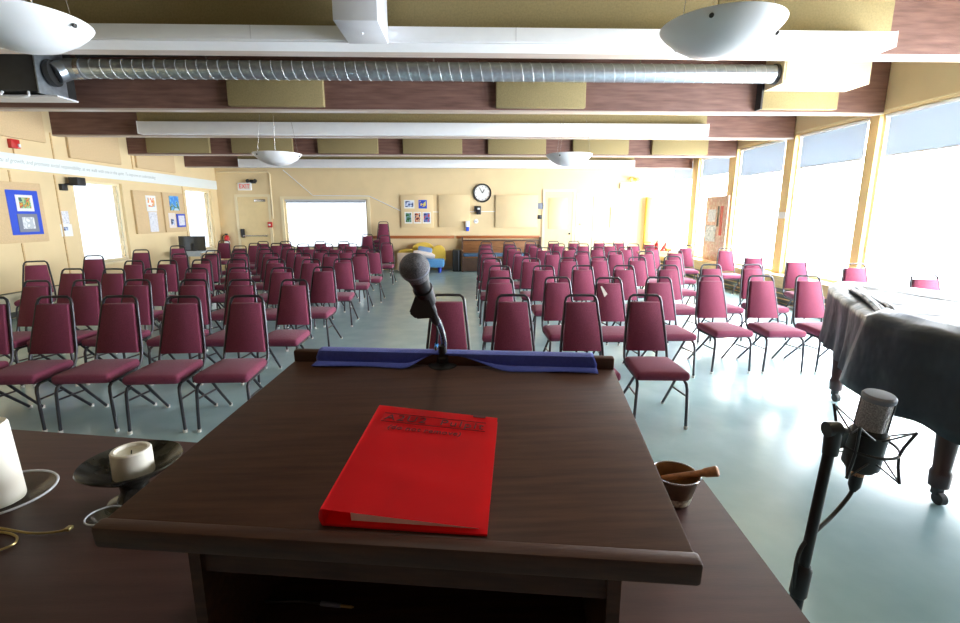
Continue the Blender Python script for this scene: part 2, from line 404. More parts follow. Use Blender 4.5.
# first beam: two long panels butting at px 718
xj = onY(718, 10, 4.98).x; xr = onY(893, 20, 4.98).x
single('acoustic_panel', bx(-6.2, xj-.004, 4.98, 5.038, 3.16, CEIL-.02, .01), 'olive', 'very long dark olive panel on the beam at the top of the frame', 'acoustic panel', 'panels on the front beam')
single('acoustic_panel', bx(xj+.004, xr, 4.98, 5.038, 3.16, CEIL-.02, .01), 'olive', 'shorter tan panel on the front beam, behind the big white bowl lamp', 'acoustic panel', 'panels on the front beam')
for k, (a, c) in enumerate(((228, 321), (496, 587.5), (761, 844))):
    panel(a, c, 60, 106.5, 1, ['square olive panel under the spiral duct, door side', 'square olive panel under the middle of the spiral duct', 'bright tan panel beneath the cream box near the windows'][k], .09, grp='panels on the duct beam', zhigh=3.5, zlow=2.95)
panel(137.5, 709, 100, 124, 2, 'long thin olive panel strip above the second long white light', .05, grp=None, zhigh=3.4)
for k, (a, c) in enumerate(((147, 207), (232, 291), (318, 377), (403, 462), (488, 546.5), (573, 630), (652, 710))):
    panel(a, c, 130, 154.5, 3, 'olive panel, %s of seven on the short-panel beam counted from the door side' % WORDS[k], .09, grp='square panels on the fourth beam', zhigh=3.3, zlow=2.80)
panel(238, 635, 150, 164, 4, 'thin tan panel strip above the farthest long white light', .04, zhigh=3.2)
# long light boxes
def light_box(y, z0, z1, x0, x1, dep, label, seamx=()):
    t = thing('fluorescent_fixture', label, 'light fixture', ((x0+x1)/2, y, z0), 0, 'long white light boxes on the beams')
    part('housing', bx(x0, x1, y-dep, y, z0+.012, z1, .006), 'white', t)
    part('louvre', bx(x0+.01, x1-.01, y-dep+.01, y-.01, z0, z0+.013), 'white', t)
    for x in (x0, x1): part('end_cap', bx(x-.006, x+.006, y-dep-.003, y, z0+.004, z1+.003, .002), 'white', t)
    for x in seamx: part('joint_strip', bx(x-.004, x+.004, y-dep-.002, y-dep+.004, z0+.02, z1-.005), 'sheet', t)
    return t
a = onY(480, 27, 4.71); c = onY(480, 43.5, 4.71)
light_box(4.978, c.z, a.z, -5.75, onY(898, 30, 4.71).x, .27, 'widest long white light box, on the front beam at top of frame', (-3.95, -1.9, .45, 2.4))
a = onY(420, 122.5, 8.52); c = onY(420, 135, 8.52)
light_box(8.655, c.z, a.z, onY(137, 128, 8.52).x, onY(709, 128, 8.52).x, .13, 'second long white light box, on the beam with the thin olive strip')
a = onY(420, 159.5, 12.38); c = onY(420, 167.5, 12.38)
light_box(12.515, c.z, a.z, onY(238, 163, 12.38).x, onY(635, 163, 12.38).x, .12, 'farthest and shortest long white light box, nearest the back wall')
# vertical white chase running into the front light box
zb = onY(340, 44, 4.71).z
ya = onZ(355, 20.5, zb)[1]
xa, xb = onZ(333, 20.5, zb).x, onZ(377.5, 20.5, zb).x
t = thing('wiring_chase', 'square white sheet metal box dropping from the ceiling to the front light', 'duct box', ((xa+xb)/2, ya+.2, zb))
part('casing', bx(xa, xb, ya, 4.705, zb, CEIL-.005, .004), 'sheet', t)
part('screw', lathe(BM(), [(0, -.008), (.008, -.006), (.01, 0)], 10, ((xa+xb)/2, (ya+4.705)/2, zb)), 'chrome', t)

# spiral duct, elbow and fan unit
DY = 6.52
zc_ = onY(480, 72, DY).z; rr = .108
xl, xr = onY(80, 72, DY).x, onY(775, 72, DY).x
t = thing('spiral_duct', 'long galvanised spiral air duct under the ceiling beams', 'duct', ((xl+xr)/2, DY, zc_))
part('pipe', tube(BM(), [(xl, DY, zc_), (xr, DY, zc_)], rr, 28), 'galv', t)
b = BM(); pitch = .128; n = int((xr-xl)/pitch)
hel = [(xl+pitch*(k/20), DY+math.cos(2*math.pi*k/20)*rr, zc_+math.sin(2*math.pi*k/20)*rr) for k in range(n*20)]
tube(b, hel, .0042, 5); part('spiral_seam', b, 'seam', t)
part('end_cap', tube(BM(), [(xr-.02, DY, zc_), (xr+.05, DY, zc_)], rr+.012, 28), 'dark', t)
XU = onY(36, 75, 6.2).x
part('elbow', tube(BM(), smooth_path([(xl+.02, DY, zc_), (xl-.12, DY-.01, zc_-.01), ((xl+XU)/2-.04, DY-.06, zc_-.045), (XU+.06, DY-.12, zc_-.085)], 5), rr+.012, 24), 'galv', t)
part('collar', tube(BM(), [(xl+.0, DY, zc_), (xl+.06, DY, zc_)], rr+.016, 28), 'chrome', t)
for x in (-3.2, -.4, 2.2): part('hanger_strap', bx(x-.012, x+.012, DY-rr-.004, DY+rr+.004, zc_, CEIL), 'galv', t) if False else part('hanger_rod', tube(BM(), [(x, DY, zc_+rr), (x, DY, CEIL-.001)], .006, 6), 'chrome', t)
single('flexible_conduit', tube(BM(), smooth_path([(xl+.0, DY-.02, zc_+.15), (xl+.9, DY+.05, zc_+.19), (xl+1.6, DY+.05, zc_+.20), (xl+2.2, DY+.05, zc_+.22)], 6), .03, 8), 'black', 'black ribbed flexible pipe lying along the top of the duct', 'pipe')
zl, zh = onY(20, 90, 6.2).z, onY(20, 58, 6.2).z
t = thing('fan_unit', 'dark ventilation unit where the spiral duct ends by the door-side wall', 'ventilation unit', (XU-.6, 6.5, zl))
part('housing', bx(XU-1.1, XU, 6.2, 6.78, zl, zh+.2, .01), 'dark', t)
part('mounting_plate', bx(XU, XU+.015, 6.19, 6.62, zl-.03, zh+.2), 'galv', t)
part('bottom_flange', bx(XU-1.1, XU+.13, 6.3, 6.62, zl-.05, zl-.03), 'sheet', t)
part('pull_handle', tube(BM(), smooth_path([(XU-.45, 6.24, zl-.005), (XU-.44, 6.21, zl-.07), (XU-.16, 6.21, zl-.07), (XU-.15, 6.24, zl-.005)], 4), .014, 6), 'white', t)
part('duct_collar', tube(BM(), [(XU+.015, DY-.13, zc_-.09), (XU+.07, DY-.12, zc_-.085)], rr+.04, 24), 'dark', t)
# cream box near the windows
q = onY(762.5, 91.8, 6.78); zb = q.z; ny = onZ(784, 83.6, zb)
x0, x1 = q.x, onY(844.5, 92, 6.78).x
t = thing('speaker_enclosure', 'cream box on the beam at the right end of the duct', 'box', ((x0+x1)/2, 6.5, zb))
part('casing', bx(x0, x1, ny.y, 6.775, zb, 3.55, .01), 'cream_trim', t)
part('front_panel', bx(x0+.03, x1-.03, ny.y-.008, ny.y+.002, zb+.03, 3.52), 'cream_trim', t)
part('side_shade_strip', bx(x0-.028, x0-.004, 6.74, 6.87, 2.94, 3.4), 'dark', t)  # dark strip standing in for the shadowed left side of the panel

# bowl pendants
def bowl_lamp(x, y, label, z=2.515):
    S_ = (.302 if y < 4 else .335)/.39
    t = thing('bowl_pendant', label, 'pendant lamp', (x, y, z), 0, 'white bowl uplights')
    prof = [(0, -.215), (.10, -.205), (.20, -.172), (.30, -.105), (.36, -.045), (.385, -.012), (.39, 0), (.383, .002), (.35, -.042), (.29, -.098), (.19, -.163), (0, -.2)]
    prof = [(r*S_, h*S_*.9) for r, h in prof]
    part('bowl', lathe(BM(), prof, 48, (x, y, z)), 'white', t, 1.2)
    for k in range(3):
        a = math.radians(90+120*k+25)
        cx, cy = x+.36*S_*math.cos(a), y+.36*S_*math.sin(a)
        part('suspension_wire', tube(BM(), [(cx, cy, z-.03), (x+.1*math.cos(a), y+.1*math.sin(a), CEIL-.03)], .0018, 5), 'chrome', t)
        part('fastener', lathe(BM(), [(0, .006), (.011, .005), (.011, -.004)], 10, mtx=Matrix.Translation((x+.372*S_*math.cos(a), y+.372*S_*math.sin(a), z-.036)) @ Matrix.Rotation(a, 4, 'Z') @ Matrix.Rotation(math.radians(115), 4, 'Y')), 'dark', t)
    part('ceiling_rose', lathe(BM(), [(0, -.05), (.10, -.045), (.12, 0)], 20, (x, y, CEIL)), 'white', t)
bowl_lamp(-2.24, 2.72, 'big white bowl lamp cut off at the top left corner')
bowl_lamp(1.33, 2.72, 'big white bowl lamp hanging at top right over the windows end')
bowl_lamp(-2.70, 7.27, 'small-looking white bowl lamp over the monitor-side chairs', 2.41)
bowl_lamp(1.49, 7.27, 'small-looking white bowl lamp over the piano-side chairs', 2.41)
# ------------------------------------------------------------------ left wall
def left_panel(px0, px1, pyb, label):
    a, c = onX(px0, pyb[0], WL+.05), onX(px1, pyb[1], WL+.05); z = (a.z+c.z)/2
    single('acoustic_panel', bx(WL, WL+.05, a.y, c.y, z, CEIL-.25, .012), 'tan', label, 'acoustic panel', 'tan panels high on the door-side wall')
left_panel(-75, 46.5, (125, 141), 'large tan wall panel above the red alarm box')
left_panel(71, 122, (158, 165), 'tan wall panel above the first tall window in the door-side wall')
left_panel(138, 176, (168.5, 172.5), 'small tan wall panel above the boards with the lake picture')
zs0, zs1 = 2.245, 2.475
t = thing('lettered_wall_sign', 'long white board with grey script lettering along the door-side wall', 'sign', (WL+.02, 10, zs0))
part('sign_board', bx(WL+.001, WL+.035, 3.0, WB-.03, zs0, zs1, .004), 'signwhite', t)
mt = frame_mtx((WL+.0355, 7.72, (zs0+zs1)/2+.005), (0, 1, 0), (0, 0, 1))
part('lettering', text_bm('al growth, and promote social responsibility, as we walk with one in the spirit. To improve an understanding', .088, mt, shear=.35, width=.92), 'signink', t)
mt = frame_mtx((WL+.0355, 7.69, (zs0+zs1)/2+.005), (0, 1, 0), (0, 0, 1))
part('lettering', text_bm('spiritu', .088, mt, shear=.35, width=.92, align='RIGHT'), 'signink', t)
def wall_flat(name, y0, y1, z0, z1, th, m, off=0., parent=None, bev=.003):
    return part(name, bx(WL+off, WL+off+th, y0, y1, z0, z1, bev), m, parent)
def lbox(px0, py0, px1, py1, dx=.03):
    a = onX(px0, py0, WL+dx); c = onX(px1, py1, WL+dx)
    return a.y, c.y, c.z, a.z
t = thing('pin_board', 'cream pin board behind the blue mounted pictures', 'board', (WL, 7.7, 1.13))
wall_flat('board', 6.95, 8.26, 1.13, 2.05, .035, 'tan', 0, t, .006)
t = thing('mounted_poster', 'bright blue poster with a garden picture above a grey sketch', 'poster', (WL+.036, 7.9, 1.25))
wall_flat('backing', 7.62, 8.17, 1.25, 1.93, .006, 'poster', .036, t)
o = wall_flat('picture_mount', 7.76, 8.06, 1.61, 1.86, .006, 'paper', .042, t)
wall_flat('painting', 7.81, 8.01, 1.655, 1.82, .002, PIC['garden'], .048, o, 0)
o = wall_flat('picture_mount', 7.74, 8.09, 1.29, 1.57, .008, 'grey', .042, t)
wall_flat('sketch', 7.81, 8.02, 1.34, 1.52, .002, PIC['mono'], .050, o, 0)
y0, y1, z0, z1 = lbox(61, 211, 71.5, 224)
single('paper_notice', bx(WL+.001, WL+.004, y0, y1, z0, z1), PIC['note'], 'upper white paper notice beside the tall window, near the black speaker', 'notice', 'paper notices by the window')
y0, y1, z0, z1 = lbox(61.5, 224.3, 75, 236)
t = thing('paper_notice', 'lower white paper notice with a small dark photo on it', 'notice', (WL, y0, z0), 0, 'paper notices by the window')
wall_flat('sheet', y0, y1, z0, z1, .004, 'paper', .001, t, 0)
wall_flat('photo_strip', y0+.04, y1-.08, z0+.10, z0+.16, .002, PIC['navy'], .005, t, 0)
y0, y1, z0, z1 = lbox(131, 190, 159.5, 234)
t = thing('pin_board', 'pin board with two white sheets between the tall windows', 'board', (WL, y0, z0), 0, 'pair of boards between the windows')
wall_flat('board', 10.45, 11.38, 1.16, 2.06, .05, 'tan', 0, t, .006)
t = thing('picture_sheet', 'white sheet with a colourful flower picture on the first board', 'picture', (WL+.05, 10.9, 1.63))
wall_flat('sheet', 10.82, 11.16, 1.63, 1.97, .008, 'paper', .05, t)
wall_flat('flower_picture', 10.87, 11.10, 1.73, 1.92, .002, PIC['flower'], .058, t, 0)
single('printed_sheet', bx(WL+.05, WL+.056, 10.86, 11.14, 1.19, 1.62), PIC['note'], 'white printed sheet hanging under the flower picture', 'notice')
t = thing('pin_board', 'pin board with the lake picture, farther of the pair', 'board', (WL, 12, 1.16), 0, 'pair of boards between the windows')
wall_flat('board', 11.44, 12.24, 1.16, 2.06, .05, 'tan', 0, t, .006)
single('lake_picture', bx(WL+.05, WL+.062, 11.66, 12.02, 1.66, 1.99), PIC['lake'], 'blue lake landscape picture on the farther board', 'picture')
t = thing('small_print', 'small pinkish print under the lake picture', 'picture', (WL+.05, 11.6, 1.27))
wall_flat('sheet', 11.56, 11.82, 1.26, 1.60, .006, 'linen', .05, t, 0); wall_flat('drawing', 11.63, 11.75, 1.32, 1.46, .002, PIC['navy'], .056, t, 0)
t = thing('framed_notice', 'small white notice in a dark blue frame under the lake picture', 'picture', (WL+.05, 12, 1.27))
wall_flat('frame', 11.86, 12.18, 1.27, 1.58, .03, 'poster', .05, t); wall_flat('notice_sheet', 11.90, 12.14, 1.31, 1.54, .002, PIC['note'], .08, t, 0)
y0, y1, z0, z1 = lbox(8.5, 138.5, 19, 149)
t = thing('fire_alarm_strobe', 'red fire alarm box high on the door-side wall', 'alarm', (WL, y0, z0))
wall_flat('housing', y0, y1, z0, z1, .06, 'redpaint', 0, t, .006); wall_flat('strobe_lens', y0+.1, y1-.01, z0+.02, z0+.07, .02, 'white', .06, t)
part('conduit', tube(BM(), [(WL+.012, y0+.07, z0), (WL+.012, y0+.07, 2.48)], .01, 6), 'bench', t)
y0, y1, z0, z1 = lbox(64.5, 177, 74.5, 186)
t = thing('wall_speaker', 'small black speaker on a bracket beside the tall window', 'speaker', (WL, y0, z0))
part('cabinet', bx(WL+.08, WL+.24, y0, y1, z0, z1, .01), 'black', t); part('bracket_arm', tube(BM(), [(WL, y0-.03, z0+.0), (WL+.1, y0+.05, z0+.04)], .02, 8), 'black', t)
part('wall_plate', bx(WL, WL+.06, y0-.12, y0+.0, z0-.09, z0+.02, .006), 'black', t)
t = thing('baseboard_heater', 'long cream baseboard heater low on the door-side wall', 'heater', (WL+.08, 7, 0))
part('cover', bx(WL+.016, WL+.14, 1.0, 11.0, .12, .39, .012), 'heater', t); part('lower_grille', bx(WL+.02, WL+.11, 1.02, 10.98, .03, .12), 'heaterdark', t)
part('top_slot', bx(WL+.03, WL+.12, 1.05, 10.95, .388, .396), 'heaterdark', t)
# monitor on a desk in the far corner
mo = onY(192.3, 243.5, 11.55)
t = thing('computer_desk', 'pale desk in the door-side corner under the black monitor', 'desk', (mo.x, 11.55, 0))
part('desk_top', bx(mo.x-.34, mo.x+.36, 11.25, 11.9, .70, .735, .005), 'tabletop', t)
for x in (mo.x-.3, mo.x+.32):
    for y in (11.3, 11.85): part('leg', bx(x-.02, x+.02, y-.02, y+.02, 0, .70), 'chrome', t)
part('apron', bx(mo.x-.28, mo.x+.30, 11.27, 11.285, .62, .70), 'tabletop', t)
t = thing('computer_monitor', 'black computer monitor on its stand by the door-side windows', 'monitor', (mo.x, 11.55, .735))
rm = Matrix.Translation((mo.x, 11.55, mo.z)) @ Matrix.Rotation(.12, 4, 'Z') @ Matrix.Rotation(-.06, 4, 'X')
part('housing', bx(-.29, .29, -.012, .012, -.17, .17, .006, rm), 'black', t)
part('screen', bx(-.277, .277, -.0135, -.0115, -.155, .155, 0, rm), 'screen', t)
part('stand', bx(-.03, .03, -.03, -.008, mo.z*0-.28, 0, .004, rm), 'black', t)
part('foot', bx(mo.x-.12, mo.x+.12, 11.42, 11.65, .736, .75, .004), 'black', t)

# ------------------------------------------------------------------ back wall things
def bbox_(px0, py0, px1, py1, dy=.02):
    a = onY(px0, py0, WB-dy); c = onY(px1, py1, WB-dy); return a.x, c.x, c.z, a.z
def back_flat(name, q, th, m, off=0., parent=None, bev=.004):
    x0, x1, z0, z1 = q; return part(name, bx(x0, x1, WB-off-th, WB-off, z0, z1, bev), m, parent)
def exit_sign(px, py, label, w=.36, h=.2):
    c = onY(px, py, WB-.05)
    t = thing('exit_sign', label, 'sign', (c.x, WB-.03, c.z-h/2), 0, 'exit signs')
    back_flat('housing', (c.x-w/2, c.x+w/2, c.z-h/2, c.z+h/2), .06, 'white', 0, t)
    back_flat('sign_face', (c.x-w/2+.015, c.x+w/2-.015, c.z-h/2+.015, c.z+h/2-.015), .002, 'exitface', .06, t, 0)
    part('lettering', text_bm('EXIT', .17, frame_mtx((c.x, WB-.064, c.z), (1, 0, 0), (0, 0, 1)), align='CENTER', depth=.001, width=.85), 'exitred', t)
exit_sign(244.5, 186.5, 'red and white EXIT sign above the door with the panic bar')
exit_sign(626.5, 186, 'red and white EXIT sign in the glare near the window corner', .34, .18)
def emergency(px, py, label, m='dark'):
    c = onY(px, py, WB-.06)
    t = thing('emergency_light', label, 'light', (c.x, WB-.05, c.z), 0, 'emergency lamp heads')
    part('base', bx(c.x-.08, c.x+.08, WB-.05, WB, c.z-.05, c.z+.05, .006), m, t)
    for s in (-.1, .1): part('lamp_head', lathe(BM(), [(0, .05), (.05, .045), (.05, 0), (.02, -.04), (0, -.04)], 14, mtx=Matrix.Translation((c.x+s, WB-.08, c.z+.02)) @ Matrix.Rotation(1.9, 4, 'X')), m, t)
emergency(252, 181.5, 'dark twin emergency lamp beside the EXIT sign over the panic-bar door')
emergency(634, 180, 'yellowish emergency lamp above the EXIT sign in the glare', 'postyellow')
x0, x1, z0, z1 = bbox_(400.5, 195, 433.5, 227.5)
t = thing('photo_board', 'cream board with two photos over three photos on the back wall', 'board', ((x0+x1)/2, WB, z0))
back_flat('board', (x0, x1, z0, z1), .05, 'wall', 0, t)
for k, (a, c_, pk) in enumerate((((404, 200), (414.5, 208.5), 'navy'), ((418.5, 200), (427, 208.5), 'gold'), ((404.5, 212), (412.5, 223.5), 'green'), ((413.5, 212), (421.5, 223.5), 'fire'), ((422.5, 212), (431, 223.5), 'night'))):
    q0 = onY(a[0], a[1], WB-.05); q1 = onY(c_[0], c_[1], WB-.05)
    p_ = thing('pinned_photo', ['pinned blue-grey group photo, upper one with white border on the photo board', 'blue photo with a yellow shape, upper pair on the photo board', 'dark green photo, lower row beneath the blue-grey one', 'orange and black photo, middle of the lower three', 'blue and red night photo, lower row end by the blank board'][k], 'photo', ((q0.x+q1.x)/2, WB-.055, q1.z), 0, 'photos on the back wall board')
    back_flat('mount', (q0.x, q1.x, q1.z, q0.z), .005, 'paper' if pk != 'gold' else 'poster', .05, p_, 0)
    dx = .03; back_flat('print', (q0.x+dx, q1.x-dx, q1.z+.04, q0.z-.03), .002, PIC[pk], .055, p_, 0)
x0, x1, z0, z1 = bbox_(438.5, 195, 470, 227); single('blank_board', bx(x0, x1, WB-.05, WB, z0, z1, .006), 'wall', 'blank cream board between the photo board and the clock', 'board', 'blank boards on the back wall')
x0, x1, z0, z1 = bbox_(495.5, 195, 537, 227.5); single('blank_board', bx(x0, x1, WB-.05, WB, z0, z1, .006), 'wall', 'wider blank cream board between the clock and the back door', 'board', 'blank boards on the back wall')
c = onY(482.3, 193, WB-.03)
t = thing('wall_clock', 'round black-rimmed wall clock on the back wall', 'clock', (c.x, WB-.02, c.z))
rc = Matrix.Translation((c.x, WB, c.z)) @ Matrix.Rotation(math.pi/2, 4, 'X')
part('rim', lathe(BM(), [(.215, .005), (.215, .05), (.25, .055), (.262, .03), (.262, 0)], 40, mtx=rc), 'black', t)
part('dial', lathe(BM(), [(0, .03), (.218, .03), (.218, 0)], 40, mtx=rc), 'paper', t)
for ang, ln, w in ((math.radians(60), .11, .012), (math.radians(118), .16, .009)):
    part('hand', bx(0, ln, -w, w, .032, .036, 0, rc @ Matrix.Rotation(ang, 4, 'Z')), 'black', t)
for k in range(12): part('hour_mark', bx(.175, .20, -.006, .006, .031, .033, 0, rc @ Matrix.Rotation(k*math.pi/6, 4, 'Z')), 'black', t)
x0, x1, z0, z1 = bbox_(476.5, 206, 481, 214.5, .08)
t = thing('wall_phone', 'small black wall speaker box under the clock', 'speaker', (x0, WB, z0)); back_flat('housing', (x0, x1, z0, z1), .1, 'black', .02, t, .01); back_flat('bracket', (x0-.06, x0, z0+.08, z1), .02, 'grey', 0, t)
back_flat('front_badge', (x0+.03, x1-.03, z1-.10, z1-.05), .004, 'paper', .12, t, 0)
x0, x1, z0, z1 = bbox_(473, 219, 479, 223.5)
t = thing('thermostat', 'small round white thermostat under the clock', 'thermostat', (x0, WB, z0)); part('body', lathe(BM(), [(0, .03), (.05, .028), (.065, 0)], 20, mtx=Matrix.Translation(((x0+x1)/2, WB, (z0+z1)/2)) @ Matrix.Rotation(math.pi/2, 4, 'X')), 'white', t); part('display', bx((x0+x1)/2-.02, (x0+x1)/2+.02, WB-.034, WB-.03, (z0+z1)/2-.015, (z0+z1)/2+.015), 'grey', t)
x0, x1, z0, z1 = bbox_(465.5, 221, 469.5, 231)
t = thing('soap_dispenser', 'white dispenser with a dark blue bottom at the blank board corner', 'dispenser', (x0, WB, z0)); back_flat('body', (x0, x1, z0+.12, z1), .09, 'white', .05, t, .01); back_flat('nozzle', (x0+.01, x1-.01, z0, z0+.12), .08, 'poster', .05, t, .02)
# notices next to the second door
for k, (a, c_) in enumerate((((537.5, 203), (543.5, 209)), ((537.5, 215), (541.5, 219)))):
    q0, q1 = onY(*a, WB-.01), onY(*c_, WB-.01)
    single('small_sign', bx(q0.x, q1.x, WB-.03, WB, q1.z, q0.z, .004), 'grey' if k == 0 else 'black', ['grey patterned little sign beside the second back door', 'small black box just below the grey sign by the door'][k], 'sign')
single('framed_sheet', bx(onY(611, 210, WB).x, onY(625.5, 210, WB).x, WB-.03, WB, 1.2, 1.78, .005), 'linen', 'pale framed sheet washed out by glare past the back doors', 'picture')
# oak rail
for a, c_ in ((366, 454.3), (456.3, 539.5)):
    x0, x1 = onY(a, 237, WB-.02).x, onY(c_, 237, WB-.02).x
    single('wall_rail', bx(x0, x1, WB-.035, WB, .895, .975, .006), 'railwood', 'orange-brown oak rail on the back wall ' + ('behind the sofa' if a < 400 else 'behind the pew'), 'rail', 'oak rails on the back wall')
# surface wiring
single('surface_conduit', tube(BM(), [(-6.9, WB-.02, 2.72), (-5.5, WB-.02, 2.72), (-5.45, WB-.02, 2.66), (-5.45, WB-.02, 1.45)], .022, 8), 'cream_trim', 'cream conduit running down beside the panic-bar door', 'conduit')
q = [onY(x, y, WB-.015) for x, y in ((283, 170), (313, 195.5), (369, 196), (401, 211), (438, 212), (495, 211.5))]
single('surface_cable', tube(BM(), q, .012, 6), 'white', 'white cable slanting down to the back window and across the boards', 'cable')
x0, x1, z0, z1 = bbox_(268, 222, 272.5, 227.5)
t = thing('fire_alarm_pull', 'small red fire alarm pull box beside the panic-bar door', 'alarm', (x0, WB, z0)); back_flat('housing', (x0, x1, z0, z1), .06, 'redpaint', 0, t); back_flat('handle', (x0+.03, x1-.03, z0+.05, z0+.10), .02, 'paper', .06, t)
x0, x1, z0, z1 = bbox_(224.5, 234, 229.5, 247.5, .1)
t = thing('fire_extinguisher', 'red fire extinguisher hanging by the panic-bar door', 'extinguisher', ((x0+x1)/2, WB-.1, z0))
xc = (x0+x1)/2
part('cylinder', lathe(BM(), [(0, 0), (.06, .0), (.068, .02), (.068, .27), (.05, .32), (.02, .345), (0, .345)], 20, (xc, WB-.09, z0)), 'redpaint', t)
part('valve_handle', bx(xc-.05, xc+.03, WB-.105, WB-.075, z0+.345, z0+.39, .006), 'black', t)
part('hose', tube(BM(), smooth_path([(xc-.03, WB-.09, z0+.36), (xc-.11, WB-.1, z0+.3), (xc-.085, WB-.12, z0+.1)], 5), .011, 6), 'black', t)
part('instruction_label', lathe(BM(), [(.0690, .09), (.0690, .19)], 20, (xc, WB-.09, z0)), 'paper', t)
# pew
x0, x1 = onY(461.5, 255, 13.6).x, onY(542, 255, 13.6).x
t = thing('wooden_pew', 'long brown wooden pew with blue seat pad against the back wall', 'bench', ((x0+x1)/2, 13.6, 0))
part('backrest', bx(x0+.03, x1-.03, 13.84, 13.88, .36, .84, .008), 'pewwood', t); part('top_rail', bx(x0+.03, x1-.03, 13.81, 13.90, .83, .87, .008), 'pewdark', t)
part('seat', bx(x0+.03, x1-.03, 13.42, 13.85, .38, .42, .006), 'pewwood', t); part('seat_pad', bx(x0+.05, x1-.05, 13.40, 13.84, .42, .50, .025), 'pewcush', t)
part('front_apron', bx(x0+.03, x1-.03, 13.44, 13.47, .02, .38), 'pewdark', t)
for xx in (x0, x1-.05): part('end_panel', prism(BM(), [(13.40, 0), (13.93, 0), (13.93, .94), (13.82, .94), (13.76, .60), (13.40, .58)], 0, .05, Matrix(((0, 0, 1, xx), (1, 0, 0, 0), (0, 1, 0, 0), (0, 0, 0, 1)))), 'pewdark', t)
# black floor speaker
x0, x1 = onY(452.6, 260, 13.5).x, onY(460.8, 260, 13.5).x
t = thing('floor_speaker', 'tall black box speaker standing at the end of the pew', 'speaker', ((x0+x1)/2, 13.6, 0)); part('cabinet', bx(x0, x1, 13.5, 13.78, 0, .60, .01), 'black', t); part('side_strip', bx(x1-.075, x1-.045, 13.495, 13.503, .02, .58), 'grey', t)
part('grille', bx(x0+.012, x1-.09, 13.494, 13.502, .03, .57), 'dark', t)
# sofa
SY = 13.3
xa, xb = onY(398, 262, SY).x, onY(444, 262, SY).x
t = thing('childrens_sofa', 'small yellow and blue sofa with a rounded wavy back', 'sofa', ((xa+xb)/2, SY+.2, 0))
def hump(cx, hw, top): return [(cx-hw, .3)]+[(cx-hw*math.cos(math.pi*k/12), .45+(top-.45)*math.sin(math.pi*k/12)**.7) for k in range(13)]+[(cx+hw, .3)]
YZ = Matrix(((1, 0, 0, 0), (0, 0, 1, 0), (0, 1, 0, 0), (0, 0, 0, 1)))
w_ = xb-xa
part('back_hump', prism(BM(), hump(xa+.52*w_, .27*w_, .80), SY+.38, SY+.55, YZ), 'yellow', t)
part('back_hump', prism(BM(), hump(xb-.13*w_, .15*w_, .72), SY+.30, SY+.52, YZ), 'yellow', t)
part('back_hump', prism(BM(), hump(xa+.16*w_, .2*w_, .62), SY+.36, SY+.52, YZ), 'yellow', t)
part('seat', bx(xa+.1, xb, SY-.12, SY+.42, .14, .36, .04), 'sky', t)
part('side_arm', bx(xa, xa+.42*w_, SY-.15, SY-.09, .06, .55, .015), 'beige', t)
for xx in (xa+.16, xb-.12):
    for yy in (SY-.05, SY+.36): part('foot', lathe(BM(), [(0, 0), (.04, 0), (.045, .14), (0, .14)], 12, (xx, yy, 0)), 'poster', t)
rm = Matrix.Translation((xa+.57*w_, SY+.15, .54)) @ Matrix.Rotation(.18, 4, 'Y') @ Matrix.Rotation(-.5, 4, 'X')
single('throw_cushion', bx(-.2, .2, -.06, .06, -.16, .16, .05, rm), 'denim', 'faded blue cushion leaning on the sofa back', 'cushion')
single('bolster_pillow', tube(BM(), [(xa+.34*w_, SY-.02, .55), (xa+.42*w_, SY, .53), (xa+.72*w_, SY+.02, .455), (xa+.8*w_, SY+.02, .435)], [.05, .085, .085, .05], 16), 'linen', 'white rolled pillow lying across the small sofa', 'pillow')
# board in the window bay, notice on the post, table with red things
p0, p1 = onX(705.5, 222, WR-.04), onX(727, 226, WR-.04)
zt, zb2 = onX(706, 197, WR-.04).z, onX(706, 253, WR-.04).z
t = thing('poster_board', 'pink brick-patterned board with papers standing in the far window bay', 'board', (WR-.05, (p0.y+p1.y)/2, .5))
part('board', bx(WR-.06, WR-.03, p1.y, p0.y, .505, zt, .004), PIC['brick'], t)
L_ = p0.y-p1.y
part('red_strip', bx(WR-.064, WR-.06, p1.y+.18*L_, p1.y+.30*L_, 1.1, 1.75), 'redpaint', t)
part('dark_strip', bx(WR-.066, WR-.06, p1.y+.36*L_, p1.y+.42*L_, 1.3, 1.75), 'black', t)
part('pinned_sheet', bx(WR-.066, WR-.06, p1.y+.5*L_, p1.y+.85*L_, 1.4, 1.68), PIC['note'], t)
part('pinned_sheet', bx(WR-.066, WR-.06, p1.y+.45*L_, p1.y+.9*L_, .95, 1.32), PIC['mono'], t)
q0, q1 = onX(778, 212, WR-.02), onX(785.5, 218.5, WR-.02)
single('paper_notice', bx(WR-.02, WR-.0155, 8.68, 8.91, q1.z, q0.z), 'paper', 'white notice taped around the cream window post', 'notice')
tc_ = onZ(662, 251, .74)
t = thing('wooden_table', 'light wooden table in the far window corner holding red things', 'table', (tc_.x, tc_.y, 0))
part('table_top', bx(tc_.x-.62, tc_.x+.45, tc_.y-.2, tc_.y+.45, .71, .74, .005), 'bench', t)
for sx in (-.55, .38):
    for sy in (-.14, .39): part('leg', bx(tc_.x+sx-.025, tc_.x+sx+.025, tc_.y+sy-.025, tc_.y+sy+.025, 0, .71), 'bench', t)
part('apron', bx(tc_.x-.55, tc_.x+.38, tc_.y-.16, tc_.y-.14, .62, .71), 'bench', t)
def on_table(px): return onZ(px, 251, .74)
q = on_table(656.5); t = thing('red_bottle', 'red and black bottle on the far corner table', 'bottle', (q.x, q.y, .74))
